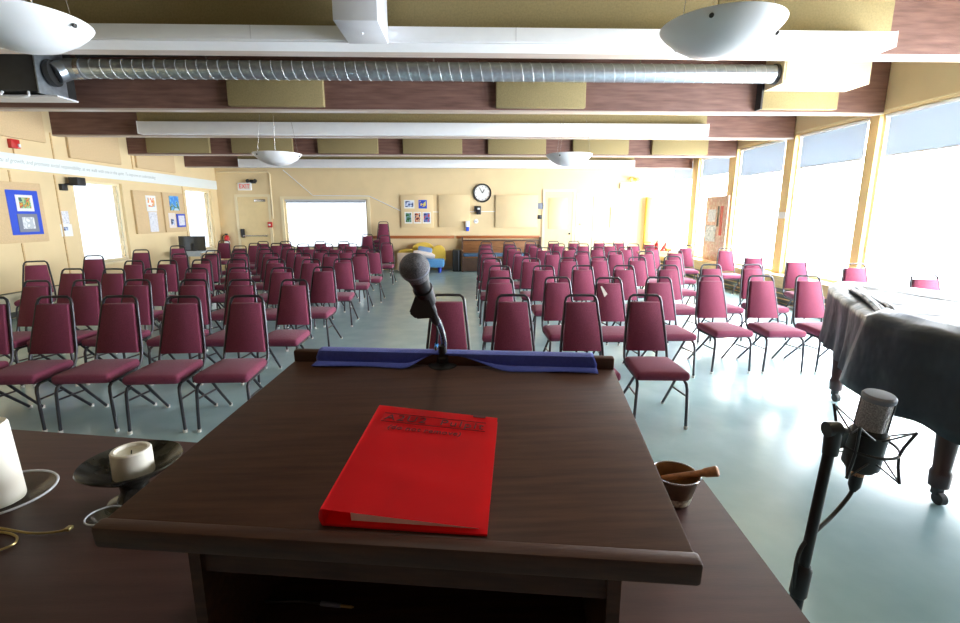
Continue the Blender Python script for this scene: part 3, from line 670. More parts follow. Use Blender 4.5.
part('body', lathe(BM(), [(0, 0), (.045, 0), (.05, .02), (.05, .16), (.02, .2), (0, .2)], 14, (q.x, q.y, .74)), 'redpaint', t); part('cap', lathe(BM(), [(0, .26), (.022, .255), (.022, .2)], 12, (q.x, q.y, .74)), 'black', t)
q = on_table(663.5); t = thing('red_figurine', 'small red figure leaning on the far corner table', 'figurine', (q.x, q.y, .74))
part('body', tube(BM(), [(q.x-.05, q.y, .745), (q.x, q.y, .82), (q.x+.05, q.y, .93)], [.03, .04, .02], 10), 'redpaint', t); part('base', bx(q.x-.07, q.x+.02, q.y-.03, q.y+.03, .74, .76, .004), 'redpaint', t)
q = on_table(668); single('orange_box', bx(q.x-.06, q.x+.07, q.y-.05, q.y+.05, .74, .80, .006), 'orange', 'low orange box beside the red figure on the corner table', 'box')
# ------------------------------------------------------------------ chairs
def make_chair():
    t = thing('stacking_chair', 'x', 'chair')
    b = BM(); box(b, -.195, .195, -.245, .185, .368, .436, .028, seg=3)
    bmesh.ops.subdivide_edges(b, edges=[e for e in b.edges if e.calc_length() > .2], cuts=3, use_grid_fill=True)
    for v in b.verts:
        f = (v.co.y+.245)/.43; v.co.x *= 1-.11*f
        if v.co.z > .41: v.co.z += .016*max(0, 1-(v.co.x/.19)**2)*max(0, 1-((v.co.y+.03)/.21)**2)
    part('seat', b, 'fabric', t, 1.2)
    b = BM(); box(b, -.5, .5, -.024, .024, 0, 1, .022, seg=3)
    for v in b.verts:                     # a trapezoid cushion that leans back
        h = v.co.z; hw = .157-.042*h
        v.co.x = v.co.x*2*hw; d = v.co.y
        v.co.y = .215+.098*h + d*(1 if d > 0 else 1.25); v.co.z = .474+.384*h
    part('backrest', b, 'fabric', t, 1.2)
    b = BM()
    half = [(.160, .09, .357), (.167, .16, .372), (.171, .200, .425), (.169, .224, .50), (.153, .262, .66), (.134, .302, .82), (.130, .311, .858), (.119, .319, .892), (.096, .323, .909)]
    pts = [(x, y, z) for x, y, z in half]+[(0, .323, .911)]+[(-x, y, z) for x, y, z in half[::-1]]
    tube(b, pts, .0112, 7); part('back_frame', b, 'frame', t, 1.2)
    b = BM()
    for s in (-1, 1): tube(b, [(s*.170, -.17, .359), (s*.160, .15, .359)], .0105, 6)
    tube(b, [(-.158, .13, .359), (.158, .13, .359)], .010, 6); tube(b, [(-.170, -.16, .359), (.170, -.16, .359)], .010, 6)
    part('seat_frame', b, 'frame', t, 1.2)
    for s in (-1, 1):
        b = BM(); tube(b, [(s*.192, -.230, .012), (s*.186, -.228, .18), (s*.181, -.224, .305), (s*.177, -.212, .34), (s*.172, -.18, .360)], .0115, 7)
        l = part('leg', b, 'frame', t, 1.2); part('glide', lathe(BM(), [(0, 0), (.014, 0), (.016, .022), (0, .022)], 8, (s*.192, -.230, 0)), 'rubber', l)
        b = BM(); tube(b, [(s*.158, -.08, .359), (s*.170, .07, .20), (s*.188, .262, .012)], .0112, 7)
        l = part('leg', b, 'frame', t, 1.2); part('glide', lathe(BM(), [(0, 0), (.014, 0), (.016, .022), (0, .022)], 8, (s*.189, .263, 0)), 'rubber', l)
        b = BM(); tube(b, [(s*.183, -.228, .25), (s*.169, .03, .235)], .0075, 6); part('stretcher', b, 'frame', t, 1.2)
    return t
proto = make_chair(); proto_used = [False]
def dup(root):
    r = root.copy(); COL.objects.link(r)
    for ch in list(root.children):
        c = ch.copy(); COL.objects.link(c); c.parent = r
        for g in ch.children:
            d = g.copy(); COL.objects.link(d); d.parent = c
    return r
rest = []
def chair(x, y, rz, label, group, z=0.):
    """x, y: where the top of the back stands"""
    t = proto if not proto_used[0] else dup(proto); proto_used[0] = True
    t.rotation_euler = (0, 0, rz); o = Matrix.Rotation(rz, 3, 'Z') @ Vector((0, .323, 0))
    t.location = (x-o.x, y-o.y, z); t['label'] = label; t['group'] = group; t['category'] = 'chair'
    return t
def grid(rows, side, group):
    for r, row in enumerate(rows):
        row = sorted(row, key=lambda p: abs(p[0]))
        for k, p in enumerate(row):
            x, y = p[0]*.955, p[1]*.955; rz = p[2] if len(p) > 2 else random.uniform(-.05, .05)
            chair(x, y, rz, 'maroon padded stacking chair, %s from the centre aisle in the %s row, %s side' % (WORDS[k], 'front' if r == 0 else WORDS[r], side), group)
left_rows = [
 [(-1.86, 4.07, .02), (-2.38, 4.05, .05), (-2.92, 4.08, .06), (-3.45, 4.07, .06), (-3.95, 4.05, .05), (-4.45, 4.05, .05)],
 [(-1.82, 5.10), (-2.37, 5.11), (-2.88, 5.13), (-3.47, 5.14), (-3.98, 5.12), (-4.46, 5.09)],
 [(-1.88, 6.38), (-2.39, 6.29), (-2.94, 6.31), (-3.46, 6.26), (-3.96, 6.22), (-4.48, 6.23), (-5.0, 6.24)],
 [(-1.93, 7.59), (-2.40, 7.51), (-2.94, 7.51), (-3.54, 7.53), (-4.04, 7.47), (-4.51, 7.40), (-4.96, 7.33)],
 [(-1.91, 8.69), (-2.42, 8.70), (-2.92, 8.71), (-3.49, 8.73), (-4.03, 8.74), (-4.45, 8.51), (-5.05, 8.66)],
 [(-1.84, 9.57), (-2.37, 9.58), (-2.86, 9.59), (-3.42, 9.7), (-4.0, 9.77), (-4.47, 9.64), (-4.90, 9.49)],
 [(-2.25, 10.6), (-2.81, 10.5), (-3.39, 10.6), (-3.96, 10.88), (-4.50, 10.89), (-5.03, 10.91)],
 [(-2.75, 11.65), (-3.32, 11.62), (-3.88, 11.63), (-4.60, 11.9), (-5.15, 11.95)],
 [(-3.20, 12.75), (-3.80, 12.72), (-4.70, 12.75), (-5.28, 12.75)]]
grid(left_rows, 'monitor', 'rows of chairs on the monitor side')
right_rows = [
 [(.39, 4.05, -.03), (.97, 4.03, -.02), (1.52, 4.03, -.06)],
 [(.36, 5.20), (.99, 5.23), (1.54, 5.17), (2.10, 5.20), (2.73, 5.32), (3.30, 5.30), (3.83, 5.29)],
 [(.44, 6.47), (1.03, 6.45), (1.56, 6.47), (2.12, 6.46), (2.73, 6.47), (3.36, 6.55), (3.93, 6.55)],
 [(.39, 7.59), (1.01, 7.61), (1.61, 7.67), (2.14, 7.79), (2.76, 7.77), (3.39, 7.89)],
 [(.38, 8.62), (.99, 8.72), (1.60, 9.0), (2.14, 8.98), (2.79, 9.04), (3.37, 9.03), (4.01, 9.24)],
 [(.39, 9.79), (.98, 9.99), (1.61, 10.12), (2.15, 10.11), (2.78, 10.29), (3.38, 10.27), (3.97, 10.32)],
 [(.42, 11.12), (.99, 11.11), (1.57, 11.09), (2.20, 11.55), (2.77, 11.53), (3.41, 11.52), (3.97, 11.50)],
 [(.50, 12.5), (1.09, 12.5), (1.64, 12.5), (2.27, 12.7), (2.81, 12.7), (3.50, 12.8), (4.02, 12.8)]]
grid(right_rows, 'piano', 'rows of chairs on the piano side')
chair(-.16*.955, 4.08*.955, -.04, 'maroon padded chair standing in the aisle straight behind the lectern microphone', 'chairs outside the rows')
for (x, y, rz, lab) in (
    (-6.37, 7.3, .55, 'bright pink-lit maroon chair turned to the room under the blue poster'),
    (-6.27, 8.3, .25, 'maroon chair against the first tall window of the door-side wall'),
    (-6.40, 9.7, .2, 'maroon chair below the far edge of the first tall window'),
    (-6.42, 10.95, .5, 'bright pink-lit maroon chair turned to the room just before the monitor desk'),
    (-6.45, 13.1, .1, 'maroon chair in the far corner beside the red fire extinguisher'),
    (4.9, 10.75, -.25, 'pink-lit maroon chair by the window in front of the pink poster board'),
    (5.35, 9.9, -.15, 'pink-lit maroon chair beneath the post next to the poster board'),
    (4.98, 8.28, -.2, 'washed-out pink chair just beyond the white-notice window post'),
    (5.17, 7.45, -.2, 'pink-lit maroon chair at the window ledge between the two big posts'),
    (5.44, 6.62, -.2, 'pale pink chair at the window ledge right behind the piano end'),
    (5.3, 5.42, -.2, 'glare-bleached pink chair behind the piano near the frame edge'),
    (4.62, 12.2, -.2, 'pink-lit maroon chair in front of the far corner table')):
    chair(x*.955, y*.955, rz, lab, 'chairs along the walls')
p = onZ(387, 243, .91); chair(p.x, p.y, 0, 'maroon chair at the aisle end in front of the two stacked chairs', 'chairs outside the rows')
p = onY(385, 237.2, 12.75)
for k in range(2): chair(p.x, p.y+.03-.056*k, 0, ['lower', 'upper'][k]+' of two stacked maroon chairs behind the aisle-end chair', 'stacked chairs at the back', .12*k)
p = onY(367.8, 236.5, 13.1)
for k in range(2): chair(p.x, p.y+.03-.056*k, 0, ['lower', 'upper'][k]+' of two stacked maroon chairs at the edge of the back window', 'stacked chairs at the back', .14*k)
p = onY(383.5, 221.8, 13.62)
for k in range(5): chair(p.x, p.y+.2-.056*k, 0, ['bottom', 'second lowest', 'middle', 'second highest', 'topmost dark'][k]+' chair of the tall stack against the oak rail', 'stacked chairs at the back', (p.z-.91)*k/4)

# the pale tag on one chair back
tg = onZ(603, 287, .86); c0 = [onY(x, y, tg.y-.03) for x, y in ((600.5, 286.5), (602, 286), (607.5, 294), (604.5, 297))]
p_ = single('paper_tag', hexa(BM(), c0, [p+Vector((0, .003, 0)) for p in c0]), 'linen', 'small pale pointed paper tag hanging on a second-row chair back', 'tag')
# ------------------------------------------------------------------ table
TZ = .75
BR = Vector((.729, 1.347)); BLd = (Vector((-1.793, 1.774))-BR).normalized(); RD = (Vector((.686, .805))-BR).normalized()
TBR = BR; TBL = BR+BLd*3.0; TFR = BR+RD*.92; TFL = TFR+BLd*3.02
t = thing('long_table', 'long dark brown wooden table carrying the lectern and candles', 'table', (-.7, 1.2, 0))
b = prism(BM(), [tuple(TFL), tuple(TFR), tuple(TBR), tuple(TBL)], TZ-.035, TZ)
bmesh.ops.bevel(b, geom=[e for e in b.edges], offset=.004, segments=2, affect='EDGES')
part('tabletop', b, 'tablewood', t)
def ins(f, g):  # point inset inside the quad
    A = TFL.lerp(TFR, f); B_ = TBL.lerp(TBR, f); return A.lerp(B_, g)
q = [ins(.05, .08), ins(.95, .08), ins(.95, .92), ins(.05, .92)]
for i in range(4):
    a, c = q[i], q[(i+1) % 4]; d = (c-a).normalized(); n = Vector((-d.y, d.x))*.01
    part('apron', prism(BM(), [tuple(a-n), tuple(c-n), tuple(c+n), tuple(a+n)], TZ-.12, TZ-.034), 'tablewood', t)
for p in q: part('leg', bx(p.x-.03, p.x+.03, p.y-.03, p.y+.03, 0, TZ-.034, .004), 'tablewood', t)

# ------------------------------------------------------------------ lectern
NL, NR, FR, FL = Vector((-.558, .658, 1.093)), Vector((.307, .555, 1.095)), Vector((.371, 1.219, 1.156)), Vector((-.493, 1.323, 1.154))
ML = frame_mtx(NL, NR-NL, FL-NL); LW, LD = (NR-NL).length, (FL-NL).length
MLi = ML.inverted()
def onL(px, py, c=0.):
    n = ML.col[2].xyz; o = NL+n*c; d = ray(px, py); s = (o-EYE).dot(n)/d.dot(n); return MLi @ (EYE+d*s)
t = thing('lectern', 'dark walnut table lectern with sloping top and open back', 'lectern', (-.1, .93, TZ))
part('top_board', bx(0, LW, .02, LD, -.022, 0, .003, ML), 'walnut', t)
part('reading_ledge', bx(-.006, LW+.006, -.004, .022, -.036, .002, .006, ML), 'walnut', t)
part('raised_lip', bx(0, LW, LD-.022, LD+.002, -.03, .031, .005, ML), 'walnut', t)
ex = Vector((NR.x-NL.x, NR.y-NL.y, 0)).normalized(); ey = Vector((-ex.y, ex.x, 0))
MBd = Matrix(((ex.x, ey.x, 0, NL.x), (ex.y, ey.y, 0, NL.y), (0, 0, 1, 0), (0, 0, 0, 1)))
sl = (FL.z-NL.z)/LD
A0, A1, B0, B1 = .098, .785, .055, .60
def zt(b_): return NL.z-.024+sl*b_
for a in (A0, A1-.02):
    part('side_panel', prism(BM(), [(B0, TZ+.001), (B1, TZ+.001), (B1, zt(B1)), (B0, zt(B0))], a, a+.02, MBd @ Matrix(((0, 0, 1, 0), (1, 0, 0, 0), (0, 1, 0, 0), (0, 0, 0, 1)))), 'walnut', t)
part('front_panel', bx(A0+.02, A1-.02, B1-.02, B1, TZ+.001, zt(B1-.02), 0, MBd), 'walnut', t)
part('bottom_shelf', bx(A0+.02, A1-.02, B0, B1-.02, TZ+.002, TZ+.02, 0, MBd), 'walnut', t)
part('cross_rail', bx(A0+.02, A1-.02, B0+.01, B0+.03, zt(B0)-.10, zt(B0), 0, MBd), 'walnut', t)
# things lying inside the lectern
p = onZ(335, 605, TZ+.026); q = onZ(255, 598, TZ+.026); r_ = onZ(300, 601, TZ+.026)
t = thing('audio_cable', 'thin dark cable with a metal jack plug inside the lectern', 'cable', tuple(p))
part('wire', tube(BM(), smooth_path([q+Vector((-.08, .25, 0)), q+Vector((0, .1, 0)), q, r_, p+Vector((-.03, 0.005, 0))], 6), .003, 6), 'black', t)
d = (p-r_).normalized()
part('jack_sleeve', tube(BM(), [p-d*.03, p+d*.012], [.005, .0045], 10), 'grey', t); part('jack_tip', tube(BM(), [p+d*.012, p+d*.035, p+d*.04], [.003, .003, .001], 8), 'brass', t)
p = onZ(220, 611, TZ+.02)
single('glass_tumbler', lathe(BM(), [(0, 0), (.026, 0), (.028, .01), (.03, .05), (.0275, .05), (.025, .008), (0, .006)], 24, (p.x+.015, p.y+.02, TZ+.02)), 'clear', 'small clear glass standing inside the lectern opening', 'glass')

# blue cloth over the lip
b = BM(); NU = 96; cols = []
PXA = lambda px: (px-293)/314*LW
am = PXA(441)
for i in range(NU+1):
    a = PXA(319)+(PXA(589)-PXA(319))*i/NU
    dd = (am-a)/.095 if a < am else (a-am)/.19
    k = max(0, min(1, 1-dd)); k = k*k*(3-2*k) if k < 1 else 1
    dl = .034*(1-k)+.004*math.sin(a*23)+.006*max(0, (a-.5))
    path = [(LD-.024-dl, .0035), (LD-.0255, .0045), (LD-.0265, .016), (LD-.025, .0335), (LD-.010, .0355), (LD+.005, .033), (LD+.009, .0), (LD+.012+.006*math.sin(a*31), -.07), (LD+.014+.01*math.sin(a*31), -.13)]
    # retract near the microphone: the near edge climbs to the lip
    path = [((1-k)*x+k*max(x, LD-.0245), (1-k)*z+k*(max(z, .0335) if j < 4 else z)) for j, (x, z) in enumerate(path)]
    s = -.012*(1-i/NU*2) if i in (0, NU) else 0
    cols.append([b.verts.new(ML @ Vector((a+(.5-i/NU)*.016*(1 if j > 2 else -1)*.5, x, z))) for j, (x, z) in enumerate(path)])
for A, B_ in zip(cols, cols[1:]):
    for j in range(len(A)-1): b.faces.new((A[j], A[j+1], B_[j+1], B_[j]))
o = single('blue_cloth', b, 'bluecloth', 'royal blue cloth strip draped over the far lip of the lectern', 'cloth')
sm = o.modifiers.new('thickness', 'SOLIDIFY'); sm.thickness = .0025; sm.offset = 1

# gooseneck microphone
g0 = onL(443, 364.5, 0.); gp = ML @ g0
t = thing('gooseneck_stand', 'black and chrome gooseneck stem with round flange on the lectern', 'microphone stand', tuple(gp))
MG = Matrix.Translation(gp) @ ML.to_3x3().to_4x4()
part('flange', lathe(BM(), [(0, .007), (.012, .009), (.03, .006), (.038, .003), (.04, 0), (0, 0)], 32, mtx=MG), 'blacksatin', t)
part('socket', lathe(BM(), [(.016, .006), (.016, .022), (.012, .026), (.011, .055), (0, .055)], 20, mtx=MG), 'blacksatin', t)
zg = (gp-EYE).dot(fw)
stem = smooth_path([gp+ML.col[2].xyz*.03, atD(444, 348, zg-.01), atD(443, 336, zg-.04), atD(439, 324, zg-.09), atD(433, 314, zg-.16), atD(428, 309, zg-.22)], 6)
part('stem', tube(BM(), stem, .0075, 12), 'chrome', t)
rg = BM()
for i in range(0, len(stem)-1):
    for f in (0, .33, .66):
        p = stem[i].lerp(stem[i+1], f); d = (stem[i+1]-stem[i]).normalized()*.0022
        tube(rg, [p-d, p+d], .0083, 10)
part('stem_ribs', rg, 'chrome', t)
BC = atD(414.5, 268, .93); TAIL = atD(432, 312, 1.055); ax = (TAIL-BC).normalized()
zaxis = ax; xx = zaxis.cross(Vector((0, 0, 1))).normalized(); yy = zaxis.cross(xx)
MM = Matrix(((xx.x, yy.x, zaxis.x, BC.x), (xx.y, yy.y, zaxis.y, BC.y), (xx.z, yy.z, zaxis.z, BC.z), (0, 0, 0, 1)))
t2 = thing('handheld_microphone', 'black vocal microphone with round grey mesh head above the lectern', 'microphone', tuple(BC))
R_ = .0295
part('grille', lathe(BM(), [(0, -R_)]+[(R_*math.sin(math.pi*k/18), -R_*math.cos(math.pi*k/18)) for k in range(1, 14)]+[(.022, .026), (0, .026)], 36, mtx=MM), 'mesh', t2, 1.5)
part('grille_band', lathe(BM(), [(.0288, -.0025), (.0300, -.002), (.0300, .002), (.0288, .0025)], 36, mtx=MM), 'grey', t2)
part('handle', lathe(BM(), [(0, .022), (.0200, .022), (.0205, .032), (.0190, .045), (.0150, .075), (.0125, .11), (.0115, .15), (0, .15)], 28, mtx=MM), 'black', t2)
part('connector', lathe(BM(), [(0, .15), (.0105, .15), (.0095, .185), (.006, .20), (0, .20)], 20, mtx=MM), 'blacksatin', t2)
t3 = thing('microphone_clip', 'black wedge-shaped clip gripping the vocal microphone', 'clip', tuple(BC+ax*.08))
part('collar', lathe(BM(), [(.0165, .066), (.0205, .066), (.018, .112), (.0145, .112)], 24, mtx=MM), 'black', t3)
quad = [(417, 291), (426, 294), (436, 316), (432, 318), (416, 319), (409, 313)]
fr = [atD(x, y, .985) for x, y in quad]; bk = [atD(x, y, 1.02) for x, y in quad]
b = BM(); a = [b.verts.new(p) for p in fr]; c = [b.verts.new(p) for p in bk]
b.faces.new(a); b.faces.new(c[::-1])
for i in range(6): b.faces.new((a[i], a[(i+1) % 6], c[(i+1) % 6], c[i]))
bmesh.ops.bevel(b, geom=b.edges[:], offset=.003, segments=2, affect='EDGES')
part('wedge', b, 'black', t3)
t4 = thing('microphone_cable', 'black cable with blue tape running down behind the gooseneck', 'cable', tuple(gp))
E1 = MM @ Vector((0, 0, .2))
cab = smooth_path([E1, atD(437, 322, zg-.06), atD(437.5, 334, zg-.015), atD(436.5, 345, zg+.02), ML @ Vector((am-.012, LD-.012, .042)), ML @ Vector((am-.012, LD+.016, .01)), ML @ Vector((am-.012, LD+.02, -.14))], 6)
part('wire', tube(BM(), cab, .0034, 8), 'black', t4)
part('tape_band', tube(BM(), cab[17:23], .0052, 8), 'bluetape', t4)

# red binder
cl, cr = .030, .013
n_l, n_r, f_r, f_l = onL(320, 509, cl), onL(487, 529.5, cr), onL(497.5, 418, cr), onL(379.5, 405, cl)
t = thing('ring_binder', 'red vinyl ring binder with black handwriting lying on the lectern', 'binder', tuple(ML @ Vector(((n_l.x+f_r.x)/2, (n_l.y+f_r.y)/2, 0))))
def LV(p, c): return ML @ Vector((p.x, p.y, c))
def slab(c_of, th, inset=(0, 0, 0, 0), sub=1):
    l, r, n, f = inset
    P = []
    for u, v in ((l, n), (1-r, n), (1-r, 1-f), (l, 1-f)):
        p = n_l.lerp(n_r, u).lerp(f_l.lerp(f_r, u), v); P.append((p, c_of(u)))
    return hexa(BM(), [LV(p, c-th) for p, c in P], [LV(p, c) for p, c in P])
# front cover: a grid so that the vinyl can sag a little
b = BM(); NN = 24; G = []
for i in range(NN+1):
    row = []
    for j in range(NN+1):
        u, v = i/NN, j/NN; p = n_l.lerp(n_r, u).lerp(f_l.lerp(f_r, u), v)
        c = cl+(cr-cl)*u + .0022*math.exp(-((v-.28-.18*(u-.5)*-1)/.06)**2)*math.sin(math.pi*u) - .0016*math.exp(-((v-.78)/.05)**2)*math.sin(math.pi*u)
        row.append(b.verts.new(LV(p, c)))
    G.append(row)
for i in range(NN):
    for j in range(NN): b.faces.new((G[i][j], G[i+1][j], G[i+1][j+1], G[i][j+1]))
r_ = bmesh.ops.solidify(b, geom=b.faces[:], thickness=.003)
fc = part('front_cover', b, 'red', t)
part('back_cover', slab(lambda u: .0045, .0035), 'red', t)
b = BM(); sp = []
for v in (0, 1):
    p = n_l.lerp(f_l, v); q = n_r.lerp(f_r, v); e = (p-q).normalized(); e = Vector((e.x, e.y, 0))
    sp.append([ML @ Vector((p.x+e.x*(.000+.004*math.sin(math.pi*k/6)), p.y+e.y*.004*math.sin(math.pi*k/6), .001+(cl-.001)*k/6)) for k in range(7)]+[ML @ Vector((p.x-e.x*.003, p.y-e.y*.003, .001+(cl-.001)*k/6)) for k in range(6, -1, -1)])
A = [b.verts.new(p) for p in sp[0]]; C_ = [b.verts.new(p) for p in sp[1]]
for i in range(14): b.faces.new((A[i], A[(i+1) % 14], C_[(i+1) % 14], C_[i]))
b.faces.new(A); b.faces.new(C_[::-1]); part('spine', b, 'red', t)
part('paper_block', slab(lambda u: .026+(.011-.026)*u*1.02, .005, (.16, .05, .03, .03)), 'paper', t) if False else None
P0 = [n_l.lerp(n_r, u).lerp(f_l.lerp(f_r, u), v) for u, v in ((.17, .03), (.95, .03), (.95, .97), (.17, .97))]
part('paper_block', hexa(BM(), [LV(p, .005) for p in P0], [LV(p, .0245 if k in (0, 3) else .0095) for k, p in enumerate(P0)]), 'linen', t)
for v in (.16, .5, .84):
    p = n_l.lerp(n_r, .09).lerp(f_l.lerp(f_r, .09), v)
    e = ((n_r-n_l)).normalized()
    part('ring', tube(BM(), [LV(Vector((p.x+e.x*.012*math.cos(w), p.y+e.y*.012*math.cos(w), 0)), .0145+.0095*math.sin(w)) for w in [2*math.pi*k/16 for k in range(16)]], .0016, 6, True), 'chrome', t)
o_ = LV(n_l, cl+.0012); exb = LV(n_r, cr+.0012)-o_; eyb = LV(f_l, cl+.0012)-o_
BW, BL_ = exb.length, eyb.length
def bt(u, v): return frame_mtx(o_+exb*u+eyb*v, exb, eyb)
part('lettering', text_bm('A2U2  Pulpit', .031, bt(.505, .855), shear=.05, align='CENTER', width=1.02, space=1.2), 'ink', fc)
part('lettering', text_bm('(do not remove)', .020, bt(.45, .745), shear=.12, align='CENTER', width=1.02, space=1.05), 'ink', fc)
b = BM()
q4 = [(.085, .805), (.925, .805), (.925, .905), (.085, .905)]
tube(b, [bt(u, v).translation for u, v in q4], .0006, 5, True); part('drawn_outline', b, 'ink', fc)
part('spine_sticker', bx(-.013, .013, -.004, .004, 0, .0008, 0, bt(.865, .975)), 'ink', fc)

# ------------------------------------------------------------------ candles and small things on the table
c = onZ(131, 461, TZ+.125); cx, cy = c.x, c.y
t = thing('pedestal_dish', 'wide dark bronze dish on a short stem holding the squat candle', 'dish', (cx, cy, TZ))
part('dish', lathe(BM(), [(0, .076), (.045, .078), (.082, .092), (.112, .112), (.126, .125), (.1235, .128), (.108, .116), (.08, .099), (.045, .086), (0, .084)], 48, (cx, cy, TZ)), 'iron', t, 1.2)
part('stem', lathe(BM(), [(.075, 0), (.07, .008), (.045, .016), (.034, .04), (.036, .06), (.05, .077), (0, .079), (0, 0)][:6], 28, (cx, cy, TZ)), 'iron', t)
px = atD(131, 462, 1)  # squat candle sits in the middle of the dish
t = thing('pillar_candle', 'short wide ivory candle with a hollow top in the bronze dish', 'candle', (cx, cy, TZ+.085))
part('wax_body', lathe(BM(), [(0, .085), (.049, .085), (.050, .089), (.049, .158), (.046, .162), (.039, .162), (.036, .152), (.02, .146), (0, .146)], 40, (cx+.004, cy, TZ)), 'wax', t)
part('wick', tube(BM(), [(cx+.004, cy, TZ+.146), (cx+.006, cy, TZ+.158)], .0015, 6), 'black', t)
c = onZ(-2, 498, TZ+.02); cx, cy = c.x, c.y
t = thing('glass_plate', 'clear rimmed glass plate under the tall candle at the frame edge', 'plate', (cx, cy, TZ))
part('plate', lathe(BM(), [(0, .004), (.06, .004), (.09, .012), (.128, .028), (.131, .031), (.127, .033), (.088, .018), (.06, .011), (0, .011)], 48, (cx, cy, TZ)), 'clear', t)
part('rim', tube(BM(), [(cx+.130*math.cos(2*math.pi*k/48), cy+.130*math.sin(2*math.pi*k/48), TZ+.0315) for k in range(48)], .0032, 6, True), 'sheet', t)
t = thing('pillar_candle', 'tall white candle on the glass plate at the left frame edge', 'candle', (cx, cy, TZ+.012))
part('wax_body', lathe(BM(), [(0, .012), (.062, .012), (.064, .018), (.055, .235), (.051, .242), (.03, .238), (0, .238)], 40, (cx-.005, cy, TZ)), 'wax', t)
part('wick', tube(BM(), [(cx-.005, cy, TZ+.238), (cx-.003, cy, TZ+.25)], .0015, 6), 'black', t)
pts = [onZ(x, y, TZ+h) for x, y, h in ((-30, 524, .006), (0, 528, .006), (30, 533, .007), (55, 532, .007), (69, 529, .012))]
t = thing('brass_taper_holder', 'thin brass rod with a flat tip lying on the table', 'candle tool', tuple(pts[2])); part('rod', tube(BM(), smooth_path(pts, 5), .003, 8), 'brass', t); part('tip', bx(-.006, .006, -.008, .008, -.002, .006, .001, Matrix.Translation(pts[-1])), 'brass', t)
pts = [onZ(x, y, TZ+.005) for x, y in ((-40, 531), (0, 532), (14, 535), (17, 540), (8, 547), (-30, 560))]
single('brass_hook', tube(BM(), smooth_path(pts, 6), .003, 8), 'brass', 'brass hook end of a candle snuffer at the frame edge', 'candle tool')
c = onZ(105, 517, TZ+.02)
t = thing('glass_dish', 'tiny clear glass dish beside the near corner of the lectern', 'dish', (c.x, c.y, TZ))
part('dish', lathe(BM(), [(0, .002), (.028, .002), (.040, .018), (.043, .024), (.041, .026), (.036, .018), (.026, .006), (0, .006)], 36, (c.x, c.y, TZ)), 'clear', t)
part('rim', tube(BM(), [(c.x+.042*math.cos(2*math.pi*k/36), c.y+.042*math.sin(2*math.pi*k/36), TZ+.025) for k in range(36)], .0022, 6, True), 'sheet', t)  # white ring paints the bright highlight along the glass rim
# singing bowl and mallet
c = onZ(675, 473, TZ+.088); cx, cy = c.x, c.y
t = thing('singing_bowl', 'bronze singing bowl with a pale etched band beside the lectern', 'bowl', (cx, cy, TZ))
part('bowl', lathe(BM(), [(0, 0), (.038, 0), (.044, .006), (.050, .03), (.060, .068), (.0665, .088)], 40, (cx, cy, TZ)), 'bowl', t, 1.2)
part('inner_wall', lathe(BM(), [(.0665, .088), (.0635, .0885), (.057, .066), (.046, .03), (.038, .012), (0, .009)], 40, (cx, cy, TZ)), 'bowlin', t, 1.2)
part('rim', tube(BM(), [(cx+.065*math.cos(2*math.pi*k/40), cy+.065*math.sin(2*math.pi*k/40), TZ+.0885) for k in range(40)], .0022, 6, True), 'chrome', t)
part('etched_band', lathe(BM(), [(.0458, .010), (.0512, .032)], 40, (cx, cy, TZ)), 'band', t)
a = onZ(662, 478, TZ+.055); e = onZ(718.5, 471, TZ+.115); v = e-a
t = thing('wooden_mallet', 'wooden striker stick leaning in the bronze singing bowl', 'mallet', tuple(a))
part('shaft', tube(BM(), [a, a+v*.1, a+v*.5, a+v*.72], [.006, .0085, .0085, .0095], 16), 'mallet', t)
part('handle', tube(BM(), [a+v*.72, a+v*.78, a+v*.98, a+v], [.0095, .0125, .0145, .011], 16), 'mallet', t)

# ------------------------------------------------------------------ condenser microphone on a stand
P1 = atD(833, 434, 1.12); P2 = atD(797, 597, 1.195); dv = (P2-P1); foot = P1+dv*(P1.z/(-dv.z))
t = thing('microphone_stand', 'black tripod microphone stand standing beside the table edge', 'microphone stand', (foot.x, foot.y, 0))
mid = P1+dv*.86
part('upper_tube', tube(BM(), [P1, mid], .0120, 16), 'blacksatin', t); part('lower_tube', tube(BM(), [mid, foot+Vector((0, 0, .08))], .0155, 16), 'blacksatin', t)
part('height_clutch', tube(BM(), [mid-dv.normalized()*.03, mid-dv.normalized()*.02, mid+dv.normalized()*.05, mid+dv.normalized()*.06], [.014, .0195, .0195, .014], 16), 'black', t)
J = P1+Vector((0, 0, .012))
part('swivel_joint', tube(BM(), [J-rt*.018, J+rt*.012], .018, 16), 'black', t); part('joint_cap', tube(BM(), [P1-Vector((0, 0, .05)), P1+Vector((0, 0, .012))], [.016, .0185], 16), 'black', t)
for k in range(3):
    w = math.radians(40+120*k); part('leg', tube(BM(), [foot+Vector((0, 0, .2)), foot+Vector((.30*math.cos(w), .30*math.sin(w), .012))], .01, 8), 'black', t)
T_, Bm = atD(880, 394, 1.13), atD(859, 468, 1.19)
ax = (T_-Bm).normalized(); xx = (rt-ax*rt.dot(ax)).normalized(); yy = ax.cross(xx); L0 = (T_-Bm).length
MC = Matrix(((xx.x, yy.x, ax.x, Bm.x), (xx.y, yy.y, ax.y, Bm.y), (xx.z, yy.z, ax.z, Bm.z), (0, 0, 0, 1)))
t = thing('condenser_microphone', 'large grey-headed studio microphone held in a spider mount', 'microphone', tuple(Bm))
r0 = .0335
part('body', lathe(BM(), [(0, 0), (r0*.9, 0), (r0, .006), (r0, L0*.56), (r0*.97, L0*.57), (0, L0*.57)], 32, mtx=MC), 'black', t)
part('mesh_head', lathe(BM(), [(r0*.93, L0*.56), (r0*.93, L0*.93), (r0*.9, L0*.97)], 32, mtx=MC), 'capsule', t, 1.2)
